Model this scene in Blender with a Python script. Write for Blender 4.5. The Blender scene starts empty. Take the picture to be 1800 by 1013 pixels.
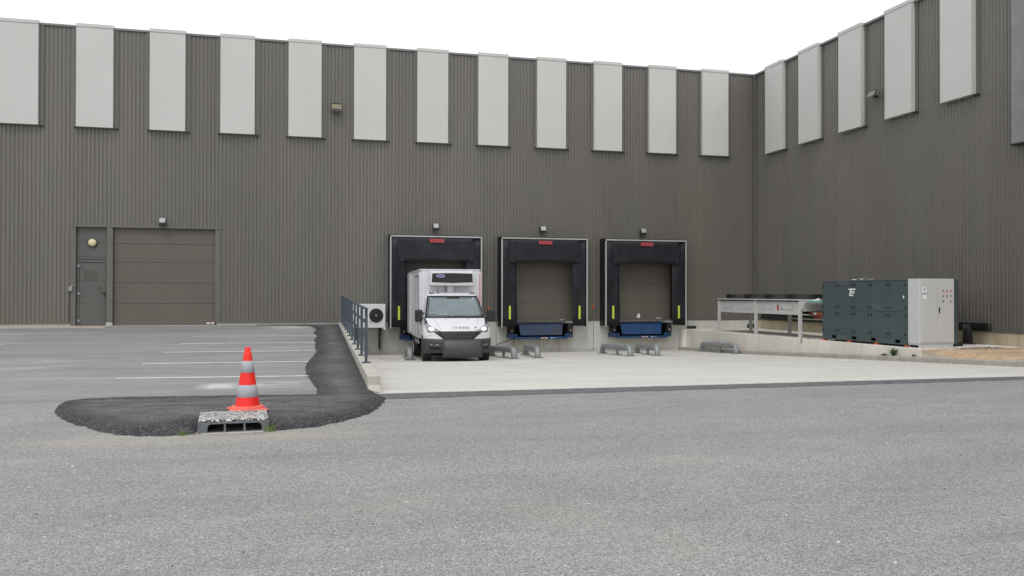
import bpy, bmesh, math, random
import numpy as np
from mathutils import Vector, Matrix, noise
random.seed(7)
S = bpy.context.scene
COL = S.collection
# ------------------------------------------------------------------ camera
YAW, PITCH, ROLL, FPX = .2572, .0074, .0016, 1551.36
CAM = Vector((0, -31, 1.5))
fw = Vector((math.sin(YAW)*math.cos(PITCH), math.cos(YAW)*math.cos(PITCH), math.sin(PITCH)))
rt = Vector((math.cos(YAW), -math.sin(YAW), 0)); up = rt.cross(fw)
r2 = rt*math.cos(ROLL)+up*math.sin(ROLL); u2 = -rt*math.sin(ROLL)+up*math.cos(ROLL)
cd = bpy.data.cameras.new('camera'); cam = bpy.data.objects.new('camera', cd); COL.objects.link(cam)
cd.sensor_width = 36; cd.lens = FPX/1800*36; cd.clip_end = 2000; cd.clip_start = .05
M = Matrix((r2, u2, -fw)).transposed().to_4x4(); M.translation = CAM
cam.matrix_world = M; S.camera = cam
# ------------------------------------------------------------------ world: overcast daylight
SUN_EL, SUN_AZ = math.radians(55), math.radians(200)
w = bpy.data.worlds.new('World'); S.world = w; w.use_nodes = True
nt = w.node_tree; nt.nodes.clear()
out = nt.nodes.new('ShaderNodeOutputWorld')
sky = nt.nodes.new('ShaderNodeTexSky'); sky.sky_type = 'NISHITA'; sky.sun_disc = False
sky.sun_elevation = SUN_EL; sky.sun_rotation = SUN_AZ
b1 = nt.nodes.new('ShaderNodeBackground'); b1.inputs[1].default_value = .05
nt.links.new(sky.outputs[0], b1.inputs[0])
b2 = nt.nodes.new('ShaderNodeBackground'); b2.inputs[0].default_value = (1, .985, .96, 1)   # even cloud layer
b2.inputs[1].default_value = 1.0
ad = nt.nodes.new('ShaderNodeAddShader')
nt.links.new(b1.outputs[0], ad.inputs[0]); nt.links.new(b2.outputs[0], ad.inputs[1]); nt.links.new(ad.outputs[0], out.inputs[0])
sd = bpy.data.lights.new('sun', 'SUN'); sd.energy = .9; sd.angle = math.radians(25); sd.color = (1, .97, .93)
sun = bpy.data.objects.new('sun', sd); COL.objects.link(sun)
d = Vector((math.sin(SUN_AZ)*math.cos(SUN_EL), math.cos(SUN_AZ)*math.cos(SUN_EL), math.sin(SUN_EL)))
sun.rotation_euler = d.to_track_quat('Z', 'Y').to_euler(); sun.location = (0, -20, 30)
S.view_settings.view_transform = 'Standard'; S.view_settings.look = 'None'
S.view_settings.exposure = 0.0; S.view_settings.gamma = 1
try: S.view_settings.use_curve_mapping = False
except Exception: pass
S.render.resolution_x = 1024; S.render.resolution_y = 576

# ------------------------------------------------------------------ materials
class NT:
    def __init__(s, name):
        s.m = bpy.data.materials.new(name); s.m.use_nodes = True
        s.t = s.m.node_tree; s.b = s.t.nodes['Principled BSDF']
        s.co = s.t.nodes.new('ShaderNodeNewGeometry').outputs['Position']
        s.oc = None
    def n(s, k, **kw):
        x = s.t.nodes.new(k)
        for a, v in kw.items(): setattr(x, a, v)
        return x
    def l(s, a, b): s.t.links.new(a, b)
    def local(s):
        s.co = s.n('ShaderNodeTexCoord').outputs['Object']; return s
    def vec(s, sc):
        m = s.n('ShaderNodeMapping'); m.inputs['Scale'].default_value = sc; s.l(s.co, m.inputs[0]); return m.outputs[0]
    def noise(s, scale, det=3, rough=.55, st=(1, 1, 1), dist=0):
        x = s.n('ShaderNodeTexNoise'); x.inputs['Scale'].default_value = scale; x.inputs['Detail'].default_value = det
        x.inputs['Roughness'].default_value = rough; x.inputs['Distortion'].default_value = dist
        s.l(s.vec(st), x.inputs[0]); return x.outputs[0]
    def vor(s, scale, st=(1, 1, 1), out='Color'):
        x = s.n('ShaderNodeTexVoronoi'); x.inputs['Scale'].default_value = scale; s.l(s.vec(st), x.inputs[0])
        o = x.outputs[out]
        if out == 'Color':
            q = s.n('ShaderNodeSeparateColor'); s.l(o, q.inputs[0]); o = q.outputs[0]
        return o
    def ramp(s, f, a, b, lo=0., hi=1.):
        x = s.n('ShaderNodeMapRange'); x.inputs[1].default_value = a; x.inputs[2].default_value = b
        x.inputs[3].default_value = lo; x.inputs[4].default_value = hi; s.l(f, x.inputs[0]); return x.outputs[0]
    def mix(s, f, a, b, blend='MIX'):
        x = s.n('ShaderNodeMix', data_type='RGBA', blend_type=blend)
        for i, v in ((0, f), (6, a), (7, b)):
            if isinstance(v, (tuple, list)): x.inputs[i].default_value = (*v[:3], 1)
            elif isinstance(v, float): x.inputs[i].default_value = v
            else: s.l(v, x.inputs[i])
        return x.outputs[2]
    def mul(s, c, f):
        x = s.n('ShaderNodeVectorMath', operation='SCALE')
        if isinstance(c, (tuple, list)): x.inputs[0].default_value = c[:3]
        else: s.l(c, x.inputs[0])
        s.l(f, x.inputs['Scale']); return x.outputs[0]
    def math(s, op, a, b):
        x = s.n('ShaderNodeMath', operation=op)
        for i, v in enumerate((a, b)):
            if isinstance(v, (int, float)): x.inputs[i].default_value = v
            else: s.l(v, x.inputs[i])
        return x.outputs[0]
    def col(s, c): s.l(c, s.b.inputs['Base Color']); return s
    def bump(s, h, st=.3, dist=.01):
        x = s.n('ShaderNodeBump'); x.inputs['Strength'].default_value = st; x.inputs['Distance'].default_value = dist
        s.l(h, x.inputs['Height']); s.l(x.outputs[0], s.b.inputs['Normal']); return s
    def setp(s, rough=.5, metal=0, spec=.5):
        s.b.inputs['Roughness'].default_value = rough; s.b.inputs['Metallic'].default_value = metal
        s.b.inputs['Specular IOR Level'].default_value = spec; return s

def simple(name, c, rough=.5, metal=0, spec=.5, var=.12, scale=4, bump=0, dirt=None, dirt_amt=.3):
    m = NT(name).setp(rough, metal, spec)
    n = m.ramp(m.noise(scale, 4, .6), .3, .7, 1-var, 1+var)
    cc = m.mul(c, n)
    if dirt: cc = m.mix(m.ramp(m.noise(scale*.7, 5, .65, (1, 1, .35)), .5, .72, 0, dirt_amt), cc, dirt)
    m.col(cc)
    if bump: m.bump(m.noise(scale*12, 3), bump, .004)
    return m.m

def asphalt(name, c, grain=.35, patchy=.12, warm=.25):
    m = NT(name).setp(.85, 0, .35)
    g1 = m.ramp(m.vor(110), 0, 1, 1-grain, 1+grain)
    g2 = m.ramp(m.vor(260), 0, 1, 1-grain*.9, 1+grain*.9)
    g3 = m.ramp(m.noise(30, 4, .7), .25, .75, .88, 1.12)
    big = m.ramp(m.noise(.45, 6, .6, (.6, 1.6, 1), .4), .3, .7, 1-patchy, 1+patchy)
    med = m.ramp(m.noise(2.3, 5, .65, (.5, 1.5, 1), .3), .3, .72, 1-patchy*.7, 1+patchy*.7)
    f = m.math('MULTIPLY', m.math('MULTIPLY', g1, g2), m.math('MULTIPLY', m.math('MULTIPLY', big, med), g3))
    cc = m.mul(c, f)
    # hairline cracks and scuffed darker wheel paths
    cn = m.noise(.55, 5, .6, (1, 1, 1), .8); cr_ = m.math('ABSOLUTE', m.math('SUBTRACT', cn, .5), 0)
    cm_ = m.math('MULTIPLY', m.ramp(cr_, .0, .0016, 1, 0), m.ramp(m.noise(.35, 2), .52, .6, 0, .45))
    cc = m.mix(cm_, cc, (c[0]*.35, c[1]*.35, c[2]*.35))
    wp = m.ramp(m.noise(.9, 5, .65, (.12, 1.1, 1), .3), .52, .7, 0, .30)
    cc = m.mix(wp, cc, (c[0]*.72, c[1]*.72, c[2]*.74))
    sc1 = m.ramp(m.noise(2.2, 6, .75, (.25, 1.5, 1), .8), .66, .76, 0, .4)
    cc = m.mix(sc1, cc, (c[0]*1.5, c[1]*1.5, c[2]*1.5))
    tan = m.ramp(m.noise(.6, 5, .6, (.7, 1.3, 1), .6), .52, .72, 0, warm)
    cc = m.mix(tan, cc, (c[0]*1.35, c[1]*1.27, c[2]*1.1))
    # scattered pale chippings and dark pits
    sp = m.vor(95); cc = m.mix(m.ramp(sp, .985, .992), cc, (.5, .5, .47))
    # sandy silt that has washed up along the front of the patch by the drain
    sx = m.n('ShaderNodeSeparateXYZ'); m.l(m.co, sx.inputs[0])
    dy = m.math('ABSOLUTE', m.math('ADD', sx.outputs[1], 21.9), 0); dx = m.math('ABSOLUTE', m.math('ADD', sx.outputs[0], .7), 0)
    k = m.math('MULTIPLY', m.ramp(dy, .05, .42, 1, 0), m.ramp(dx, .9, 1.9, 1, 0))
    k = m.math('MULTIPLY', k, m.ramp(m.noise(4, 5, .7, (.7, 1.5, 1)), .35, .65, .15, .85))
    cc = m.mix(k, cc, (.40, .36, .29))
    m.col(cc); m.bump(m.vor(110, out='Distance'), .4, .008)
    return m

m_ = asphalt('worn_asphalt', (.272, .269, .260), .40, .11)
MASPH = m_.m
# the older parking bay surface is smoother, streaked and slightly darker
pm = NT('parking_asphalt'); m_ = pm
pm.setp(.8, 0, .35)
f1 = pm.ramp(pm.noise(60, 4, .7), .25, .75, .9, 1.1)
f2 = pm.ramp(pm.noise(.5, 6, .62, (.35, 1.3, 1), .9), .3, .7, .78, 1.17)
f3 = pm.ramp(pm.noise(2.2, 5, .7, (.3, 1.6, 1), .8), .3, .75, .88, 1.12)
cc = pm.mul((.25, .25, .248), pm.math('MULTIPLY', f1, pm.math('MULTIPLY', f2, f3)))
cc = pm.mix(pm.ramp(pm.noise(.9, 7, .7, (.4, 1.6, 1), 1.2), .58, .68, 0, .5), cc, (.42, .415, .40))
cc = pm.mix(pm.ramp(pm.noise(1.1, 6, .7, (.35, 2, 1), .5), .34, .28, 0, .5), cc, (.1, .1, .1))
px_ = pm.n('ShaderNodeSeparateXYZ'); pm.l(pm.co, px_.inputs[0])
def smear(X0, Y0, rx, ry, amt, lo=.45):
    global cc
    a_ = pm.ramp(pm.math('ABSOLUTE', pm.math('SUBTRACT', px_.outputs[0], X0), 0), rx*.3, rx, 1, 0)
    b_ = pm.ramp(pm.math('ABSOLUTE', pm.math('SUBTRACT', px_.outputs[1], Y0), 0), ry*.3, ry, 1, 0)
    k_ = pm.math('MULTIPLY', pm.math('MULTIPLY', a_, b_), pm.ramp(pm.noise(5, 6, .75, (.5, 1.6, 1), .7), lo, lo+.15, 0, amt))
    cc = pm.mix(k_, cc, (.62, .61, .59))
smear(-.85, -17.6, .35, .45, .9, .38); smear(-.1, -17.5, .7, .6, .7, .46); smear(.3, -1.8, .9, 1.0, .9, .42); smear(-4.6, -13, 1.2, .8, .5, .5); smear(-7.3, -6.2, 1.2, 1.6, .5, .48)
pm.col(cc); pm.bump(pm.noise(70, 3), .25, .006)
MPARK = pm.m

m = NT('fresh_asphalt').setp(.72, 0, .4)
f = m.math('MULTIPLY', m.ramp(m.vor(62), 0, 1, .3, 1.8), m.ramp(m.vor(150), 0, 1, .4, 1.7))
f = m.math('MULTIPLY', f, m.ramp(m.noise(1.6, 6, .65, (1, 1.6, 1), .6), .3, .7, .6, 1.5))
cc = m.mul((.052, .052, .056), f)
at = m.n('ShaderNodeAttribute'); at.attribute_name = 'worn'
k_ = m.math('MULTIPLY', at.outputs['Fac'], m.ramp(m.noise(1.5, 6, .7, (.8, 1.5, 1), .8), .36, .60, .15, 1.))
cc = m.mix(k_, cc, m.mul((.19, .187, .18), m.ramp(m.vor(100), 0, 1, .4, 1.6)))
cc = m.mix(m.ramp(m.vor(90), .975, .985), cc, (.3, .3, .28))
m.col(cc); m.bump(m.math('ADD', m.vor(48, out='Distance'), m.noise(20, 4, .7)), 1., .035)
MFRESH = m.m

def concrete(name, c, stain=(.3, .25, .17), sa=.35, vstreak=True, rough=.8, sc=1., contrast=.1):
    m = NT(name).setp(rough, 0, .35)
    st = (1.6, 1.6, .45) if vstreak else (.5, 1.8, 1)
    a = m.ramp(m.noise(.8*sc, 6, .6, st, .4), .3, .7, 1-contrast, 1+contrast)
    b = m.ramp(m.noise(9*sc, 5, .65), .3, .7, .94, 1.06)
    e = m.ramp(m.noise(70, 3, .7), .3, .7, .95, 1.05)
    cc = m.mul(c, m.math('MULTIPLY', a, m.math('MULTIPLY', b, e)))
    cc = m.mix(m.ramp(m.noise(1.5*sc, 6, .7, st, .5), .5, .75, 0, sa), cc, stain)
    cc = m.mix(m.ramp(m.noise(4*sc, 6, .75, st, .3), .62, .74, 0, sa*.8), cc, (stain[0]*.5, stain[1]*.5, stain[2]*.5))
    m.col(cc); m.bump(m.noise(50, 4, .7), .25, .005)
    return m.m
MYARD = concrete('yard_concrete', (.58, .565, .52), (.44, .42, .37), .5, False, .75, 1., .10)
MDOCKW = concrete('dock_wall_concrete', (.54, .535, .495), (.25, .23, .17), .45)
def dock_stains_and_foot():
    t = MDOCKW.node_tree; m = NT('tmp'); bpy.data.materials.remove(m.m); m.m = MDOCKW; m.t = t; m.b = t.nodes['Principled BSDF']
    m.co = t.nodes.new('ShaderNodeNewGeometry').outputs['Position']
    c0 = m.b.inputs['Base Color'].links[0].from_socket
    q = m.n('ShaderNodeSeparateXYZ'); m.l(m.co, q.inputs[0])
    for X0, am in ((9.16, .95), (13.08, .7)):
        a = m.ramp(m.math('ABSOLUTE', m.math('SUBTRACT', q.outputs[0], X0), 0), .95, 1.25, 1, 0)
        z = m.ramp(q.outputs[2], -.55, -.12, .15, 1)
        k = m.math('MULTIPLY', m.math('MULTIPLY', a, z), m.ramp(m.noise(7, 5, .7, (1, 1, .12), .2), .42, .68, .1, am))
        c0 = m.mix(k, c0, (.30, .25, .13))
    lo = m.math('MULTIPLY', m.ramp(q.outputs[2], -.6, -.42, .7, 0), m.ramp(m.noise(3, 5, .7), .35, .65, .1, .8))  # wall gets unevenly darker towards its foot
    c0 = m.mix(lo, c0, (.2, .19, .165))
    m.l(c0, m.b.inputs['Base Color'])
dock_stains_and_foot()
MPLAT = concrete('platform_concrete', (.66, .63, .56), (.55, .42, .29), .42, True, .8, .8)
MPLINR = concrete('stained_plinth_concrete', (.56, .49, .36), (.36, .2, .09), .8, True, .85, 1.2, .2)
MKERB = concrete('kerb_concrete', (.37, .345, .30), (.22, .2, .17), .6, False, .85, 2.5, .14)
MPAR = concrete('parapet_concrete', (.46, .44, .39), (.3, .27, .22), .5, True, .85, 2., .12)
MPINK = concrete('pavement_concrete', (.42, .37, .31), (.3, .26, .2), .4, False)
MPLINL = concrete('plinth_concrete', (.42, .42, .39), (.3, .3, .27), .4)
MDIRT = concrete('clay_dirt', (.46, .32, .20), (.58, .52, .43), .95, False, .9, 1.3, .3)

m = NT('brown_grey_cladding').setp(.42, 0, .6)
a = m.ramp(m.noise(.35, 5, .6, (1.5, 1.5, .25)), .3, .7, .92, 1.08)
b = m.ramp(m.noise(9, 4, .7, (1.2, 1.2, .08)), .3, .7, .93, 1.07)
fl = m.n('ShaderNodeSeparateXYZ'); m.l(m.co, fl.inputs[0])
sh_ = m.math('ADD', m.math('FLOOR', m.math('DIVIDE', fl.outputs[0], 2.211/18*8), 0), m.math('MULTIPLY', m.math('FLOOR', m.math('DIVIDE', fl.outputs[1], 2.211/18*8), 0), 7.3))
wn = m.n('ShaderNodeTexWhiteNoise', noise_dimensions='1D'); m.l(sh_, wn.inputs['W'])
b = m.math('MULTIPLY', b, m.ramp(wn.outputs[0], 0, 1, .955, 1.045))
low = m.ramp(fl.outputs[2], .5, 1.3, 1, 0)
cc = m.mul((.137, .127, .108), m.math('MULTIPLY', a, b))
cc = m.mix(m.math('MULTIPLY', low, m.ramp(m.noise(2, 5, .6, (1, 1, .5)), .4, .7, 0, .35)), cc, (.16, .14, .11))
cc = m.mix(m.ramp(m.noise(.5, 4, .6, (1, 1, .5)), .45, .7, 0, .35), cc, (.124, .124, .112))
m.col(cc)
rr = m.ramp(m.noise(2, 4, .6, (1, 1, .3)), .3, .7, .36, .5); m.l(rr, m.b.inputs['Roughness'])
MCLAD = m.m
MFLASH = simple('cladding_flashing', (.128, .121, .108), .4, 0, .5, .06, 1)
MCAP = simple('dark_cap_flashing', (.2, .198, .195), .38, 0, .5, .06, 1)
MCLADD = simple('dark_bracket_steel', (.05, .05, .048), .5)
MWHITE = simple('off_white_panel', (.55, .548, .525), .5, 0, .4, .03, .6, dirt=(.45, .44, .38), dirt_amt=.25)
MDOOR = simple('brown_sectional_door', (.120, .105, .086), .5, 0, .45, .07, .8)
MPDOOR = simple('grey_steel_door', (.105, .105, .097), .5, 0, .45, .1, 1.2)
MDOOR_OLD = simple('faded_brown_paint', (.1, .093, .077), .6, 0, .3, .1, 5)
MVINYL = simple('black_vinyl_curtain', (.010, .011, .015), .55, 0, .35, .3, 2.5, dirt=(.045, .045, .05), dirt_amt=.35)
MVINFR = simple('black_frame_fabric', (.012, .012, .014), .6, 0, .4, .2, 3)
MALU = simple('aluminium_edge', (.46, .46, .45), .45, .2, .5, .12, 8)
MYEL = simple('yellow_reflective_tape', (.55, .66, .06), .45, 0, .5, .06, 6)
MREDL = simple('red_label', (.42, .05, .06), .5, 0, .5, .15, 12)
MPALE = simple('pale_print', (.6, .55, .5), .5)
MBLUE = simple('blue_steel', (.008, .045, .135), .4, 0, .5, .2, 3, dirt=(.07, .07, .08), dirt_amt=.5)
MBLUER = simple('worn_blue_steel_lip', (.028, .05, .10), .6, 0, .4, .3, 1.6, dirt=(.085, .06, .05), dirt_amt=.95)
MRUB = simple('black_rubber', (.014, .014, .014), .7, 0, .4, .25, 8)
MORANGE = simple('orange_plastic', (.6, .1, .02), .4)
MGALV = simple('galvanised_pipe', (.25, .27, .27), .5, .15, .5, .16, 6, dirt=(.3, .31, .3), dirt_amt=.3)
MRAIL = simple('blue_grey_railing', (.065, .085, .11), .45, .3, .5, .15, 5)
MACW = simple('white_unit_casing', (.66, .67, .67), .4, 0, .5, .04, 2)
MBLK = simple('black_plastic', (.012, .012, .013), .45, 0, .5, .15, 5)
MBUMP = simple('charcoal_bumper_plastic', (.05, .05, .056), .5, 0, .5, .1, 4)
MGREY2 = simple('grille_bar_plastic', (.055, .055, .06), .35)
MGUN = simple('gunmetal_bumper_plastic', (.065, .068, .07), .45, .2, .5, .1, 2)
MTRUCK = simple('white_vehicle_paint', (.66, .67, .685), .22, 0, .5, .015, 1)
MBOX = simple('white_box_body', (.64, .65, .675), .35, 0, .5, .03, 1, dirt=(.6, .6, .58), dirt_amt=.3)
MGREY = simple('grey_trim', (.3, .3, .31), .45, .2, .5, .1, 5)
MCHROME = simple('chrome_letters', (.32, .32, .34), .3, .6, .5, .05, 5)
MTEAL = simple('dark_teal_cabinet', (.060, .083, .089), .38, 0, .5, .07, 1.5)
MLGREY = simple('light_grey_cabinet', (.52, .53, .53), .38, 0, .5, .03, 1.5)
MCOND = simple('grey_condenser_casing', (.5, .5, .485), .45, 0, .5, .05, 2, dirt=(.38, .37, .33), dirt_amt=.3)
MRED = simple('red_button', (.5, .03, .04), .35)
MGREEN = simple('green_button', (.03, .25, .15), .35)
MCONE = simple('orange_red_cone_plastic', (.86, .022, .012), .55, 0, .5, .06, 6)
MCONEB = simple('faded_cone_base', (.80, .15, .11), .6, 0, .4, .12, 8)
MREFL = simple('grey_reflective_sleeve', (.40, .41, .45), .6, 0, .5, .04, 10)
MIRON = simple('grey_cast_drain', (.14, .15, .165), .6, .1, .5, .2, 9, bump=.3)
MDARK = simple('dark_interior', (.003, .003, .003), 1., 0, 0)  # near-black colour stands in for shade inside openings and hollows
MCREAM = simple('cream_lamp_glass', (.68, .6, .38), .3, 0, .5, .05, 6)
MLENS = simple('sky_grey_lamp_lens', (.42, .43, .42), .12, .3, .6, .05, 8)  # light grey base carries the reflected sky in its colour
MLED = simple('yellow_led_strip', (.36, .34, .2), .3, 0, .5, .1, 8)
MLINE = simple('worn_white_line', (.62, .61, .58), .7, 0, .4, .1, 10, dirt=(.25, .25, .25), dirt_amt=.85)
MWHT = simple('white_vinyl_print', (.78, .78, .78), .4)
MLOGO = simple('blue_logo', (.02, .03, .35), .3)
MPIPE = simple('red_oxide_pipe', (.3, .07, .035), .5, 0, .5, .2, 8)
MTEALP = simple('turquoise_edge', (.08, .42, .35), .4)
MLEAF = simple('weed_leaf', (.06, .12, .025), .6, 0, .4, .3, 12)
MGRASS = simple('grass_blade', (.13, .2, .035), .6, 0, .4, .3, 20)
MCABLE = simple('black_cable', (.01, .01, .011), .5)
MPAPER = simple('white_plastic_sheet', (.7, .7, .69), .5, 0, .4, .08, 6)
MTYRE = simple('tyre_rubber', (.018, .018, .018), .75, 0, .4, .2, 10)

m = NT('worn_checker_plate').local().setp(.55, .1, .5)
ck = m.ramp(m.noise(26, 2, .5, (.75, 1.5, 1), 2.2), .46, .49)
m.col(m.mix(ck, (.80, .79, .75), (.05, .05, .05))); m.bump(ck, .4, .006)
MCHECK = m.m
m = NT('windscreen_glass').setp(.04, 0, .9)
m.col(m.mul((.11, .15, .162), m.ramp(m.noise(1.5, 3), .3, .7, .8, 1.25)))
m.b.inputs['Coat Weight'].default_value = .6; m.b.inputs['Coat Roughness'].default_value = .03
MGLASS = m.m
m = NT('headlight_cover').setp(.08, .3, .8); m.col(m.mul((.35, .36, .38), m.ramp(m.noise(18, 2), .3, .7, .6, 1.3))); MHL = m.m
m = NT('lit_headlamp').setp(.2); m.col(m.mul((.9, .9, .85), m.ramp(m.noise(18, 2), .3, .7, .9, 1.1)))
m.b.inputs['Emission Color'].default_value = (1, .96, .86, 1); m.b.inputs['Emission Strength'].default_value = .7; MLIT = m.m

# ------------------------------------------------------------------ geometry helpers
class MB:
    def __init__(s): s.v = []; s.f = []; s.pt = []
    def add(s, vs, fs):
        o = len(s.v); s.pt.append((o, len(s.f), len(vs), len(fs))); s.v += [tuple(v) for v in vs]; s.f += [tuple(i+o for i in f) for f in fs]; return s
    def box(s, x0, x1, y0, y1, z0, z1):
        if x0 > x1: x0, x1 = x1, x0
        if y0 > y1: y0, y1 = y1, y0
        if z0 > z1: z0, z1 = z1, z0
        return s.add([(x0, y0, z0), (x1, y0, z0), (x1, y1, z0), (x0, y1, z0), (x0, y0, z1), (x1, y0, z1), (x1, y1, z1), (x0, y1, z1)],
                     [(0, 3, 2, 1), (4, 5, 6, 7), (0, 1, 5, 4), (1, 2, 6, 5), (2, 3, 7, 6), (3, 0, 4, 7)])
    def hexa(s, p): # 8 points bottom ring then top ring
        return s.add(p, [(0, 3, 2, 1), (4, 5, 6, 7), (0, 1, 5, 4), (1, 2, 6, 5), (2, 3, 7, 6), (3, 0, 4, 7)])
    def cyl(s, a, b, r, r1=None, n=12, cap=True):
        a = Vector(a); b = Vector(b); r1 = r if r1 is None else r1
        d = (b-a).normalized(); t = d.orthogonal().normalized(); q = d.cross(t)
        vs = []
        for c, rr in ((a, r), (b, r1)):
            for i in range(n):
                an = 2*math.pi*i/n; vs.append(c+(t*math.cos(an)+q*math.sin(an))*rr)
        fs = [(i, (i+1) % n, n+(i+1) % n, n+i) for i in range(n)]
        if cap: fs += [tuple(range(n-1, -1, -1)), tuple(range(n, 2*n))]
        return s.add(vs, fs)
    def tube(s, pts, r, n=10):
        pts = [Vector(p) for p in pts]; k = len(pts); vs = []; t = None
        for i, p in enumerate(pts):
            d = (pts[min(i+1, k-1)]-pts[max(i-1, 0)]).normalized()
            t = (t - d*t.dot(d)).normalized() if t is not None and (t-d*t.dot(d)).length > 1e-4 else d.orthogonal().normalized()
            q = d.cross(t)
            for j in range(n):
                an = 2*math.pi*j/n; vs.append(p+(t*math.cos(an)+q*math.sin(an))*r)
        fs = [(i*n+j, i*n+(j+1) % n, (i+1)*n+(j+1) % n, (i+1)*n+j) for i in range(k-1) for j in range(n)]
        fs += [tuple(range(n-1, -1, -1)), tuple(range((k-1)*n, k*n))]
        return s.add(vs, fs)
    def lathe(s, prof, n=32, c=(0, 0, 0), axis='Z'):
        vs = []
        for r, z in prof:
            for i in range(n):
                an = 2*math.pi*i/n; a, b = r*math.cos(an), r*math.sin(an)
                p = (a, b, z) if axis == 'Z' else ((z, a, b) if axis == 'X' else (a, z, b))
                vs.append((p[0]+c[0], p[1]+c[1], p[2]+c[2]))
        k = len(prof)
        fs = [(i*n+j, i*n+(j+1) % n, (i+1)*n+(j+1) % n, (i+1)*n+j) for i in range(k-1) for j in range(n)]
        return s.add(vs, fs)
    def prism(s, poly, y0, y1, ax='Y'):  # poly in (x,z) for Y, (y,z) for X, (x,y) for Z
        n = len(poly)
        def P(a, b, c): return {'Y': (a, c, b), 'X': (c, a, b), 'Z': (a, b, c)}[ax]
        vs = [P(a, b, y0) for a, b in poly]+[P(a, b, y1) for a, b in poly]
        fs = [tuple(range(n)), tuple(range(2*n-1, n-1, -1))]+[(i, n+i, n+(i+1) % n, (i+1) % n) for i in range(n)]
        return s.add(vs, fs)
    def grid(s, P):  # P[i][j]
        a, b = len(P), len(P[0])
        return s.add([p for r in P for p in r], [(i*b+j, i*b+j+1, (i+1)*b+j+1, (i+1)*b+j) for i in range(a-1) for j in range(b-1)])
    def mesh(s, name):
        me = bpy.data.meshes.new(name); me.from_pydata(s.v, [], s.f)
        bm = bmesh.new(); bm.from_mesh(me); bmesh.ops.recalc_face_normals(bm, faces=bm.faces); bm.to_mesh(me); bm.free()
        return me
    def build(s, name, mat, parent=None, bevel=0, smooth=False, flip=None, loc=None, solid=0):
        me = s.mesh(name)
        me.materials.append(mat)
        if smooth: me.polygons.foreach_set('use_smooth', [True]*len(me.polygons))
        o = bpy.data.objects.new(name, me); COL.objects.link(o)
        if parent: o.parent = parent
        if loc: o.location = loc
        if solid:
            md = o.modifiers.new('s', 'SOLIDIFY'); md.thickness = solid; md.offset = 0
        if bevel:
            md = o.modifiers.new('b', 'BEVEL'); md.width = bevel; md.segments = 2; md.limit_method = 'ANGLE'
        return o
def split(mb, name, mat, parent, **k):      # every piece an object of its own
    for v0, f0, nv, nf in mb.pt:
        q = MB(); q.add(mb.v[v0:v0+nv], [tuple(i-v0 for i in f) for f in mb.f[f0:f0+nf]]); o = q.build(name, mat, parent, **k)
    return o
def B(*a): return MB().box(*a)
def tag(o, label=None, cat=None, group=None, kind=None):
    if label: o['label'] = label
    if cat: o['category'] = cat
    if group: o['group'] = group
    if kind: o['kind'] = kind
    return o
def thing(name, label, cat, loc=(0, 0, 0), rz=0, group=None):
    o = bpy.data.objects.new(name, None); COL.objects.link(o); o.location = loc; o.rotation_euler = (0, 0, rz)
    o.empty_display_size = .2
    return tag(o, label, cat, group)
def copy_tree(o, parent=None, loc=None, label=None, first=True):
    c = o.copy(); COL.objects.link(c)
    if parent: c.parent = parent
    if first:
        if loc: c.location = loc
        if label: c['label'] = label
    for ch in list(o.children): copy_tree(ch, c, first=False)
    return c
def text_mesh(txt, size, depth, name, mat, parent, loc, rot, sx=1., shear=0., align='CENTER', bold=0):
    cu = bpy.data.curves.new(name, 'FONT'); cu.body = txt; cu.size = size; cu.extrude = depth; cu.shear = shear
    cu.align_x = align; cu.align_y = 'CENTER'; cu.offset = bold
    t = bpy.data.objects.new('tmp', cu); COL.objects.link(t)
    bpy.context.view_layer.update()
    me = bpy.data.meshes.new_from_object(t.evaluated_get(bpy.context.evaluated_depsgraph_get()))
    bpy.data.objects.remove(t); me.name = name; me.materials.clear(); me.materials.append(mat)
    o = bpy.data.objects.new(name, me); COL.objects.link(o); o.parent = parent
    o.location = loc; o.rotation_euler = rot; o.scale = (sx, 1, 1)
    return o

# ------------------------------------------------------------------ terrain
def G(y): return -.05+.0165*min(31., max(0., y+31))
YP = [(-19, .148), (-16.2, .03), (-10.9, -.19), (-4.9, -.44), (0, -.605)]
def Yd(y):
    return float(np.interp(y, [p[0] for p in YP], [p[1] for p in YP]))
YF = -18.97
def parx(y): return 1.21+.0404*(y+18.3)
def ground_z_grid(xs0, xs1, ys, nx=2):
    rows = []
    for y in ys:
        a = xs0(y) if callable(xs0) else xs0; b = xs1(y) if callable(xs1) else xs1
        rows.append([(a+(b-a)*i/(nx-1), y, G(y)) for i in range(nx)])
    return rows
g = MB()
g.grid(ground_z_grid(-300, 300, [-300, -31, -25, YF]))
g.grid(ground_z_grid(18.3, 300, [YF, -9, 0]))
g.grid(ground_z_grid(-300, -9.5, [YF, -9, 0]))
g.grid(ground_z_grid(-300, 300, [.0, 300]))
tag(g.build('ground', MASPH), kind='structure')
g = MB(); g.grid(ground_z_grid(-9.5, lambda y: parx(y)+.1, [YF, -9, .15]))
tag(g.build('parking_ground', MPARK), kind='structure')
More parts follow.
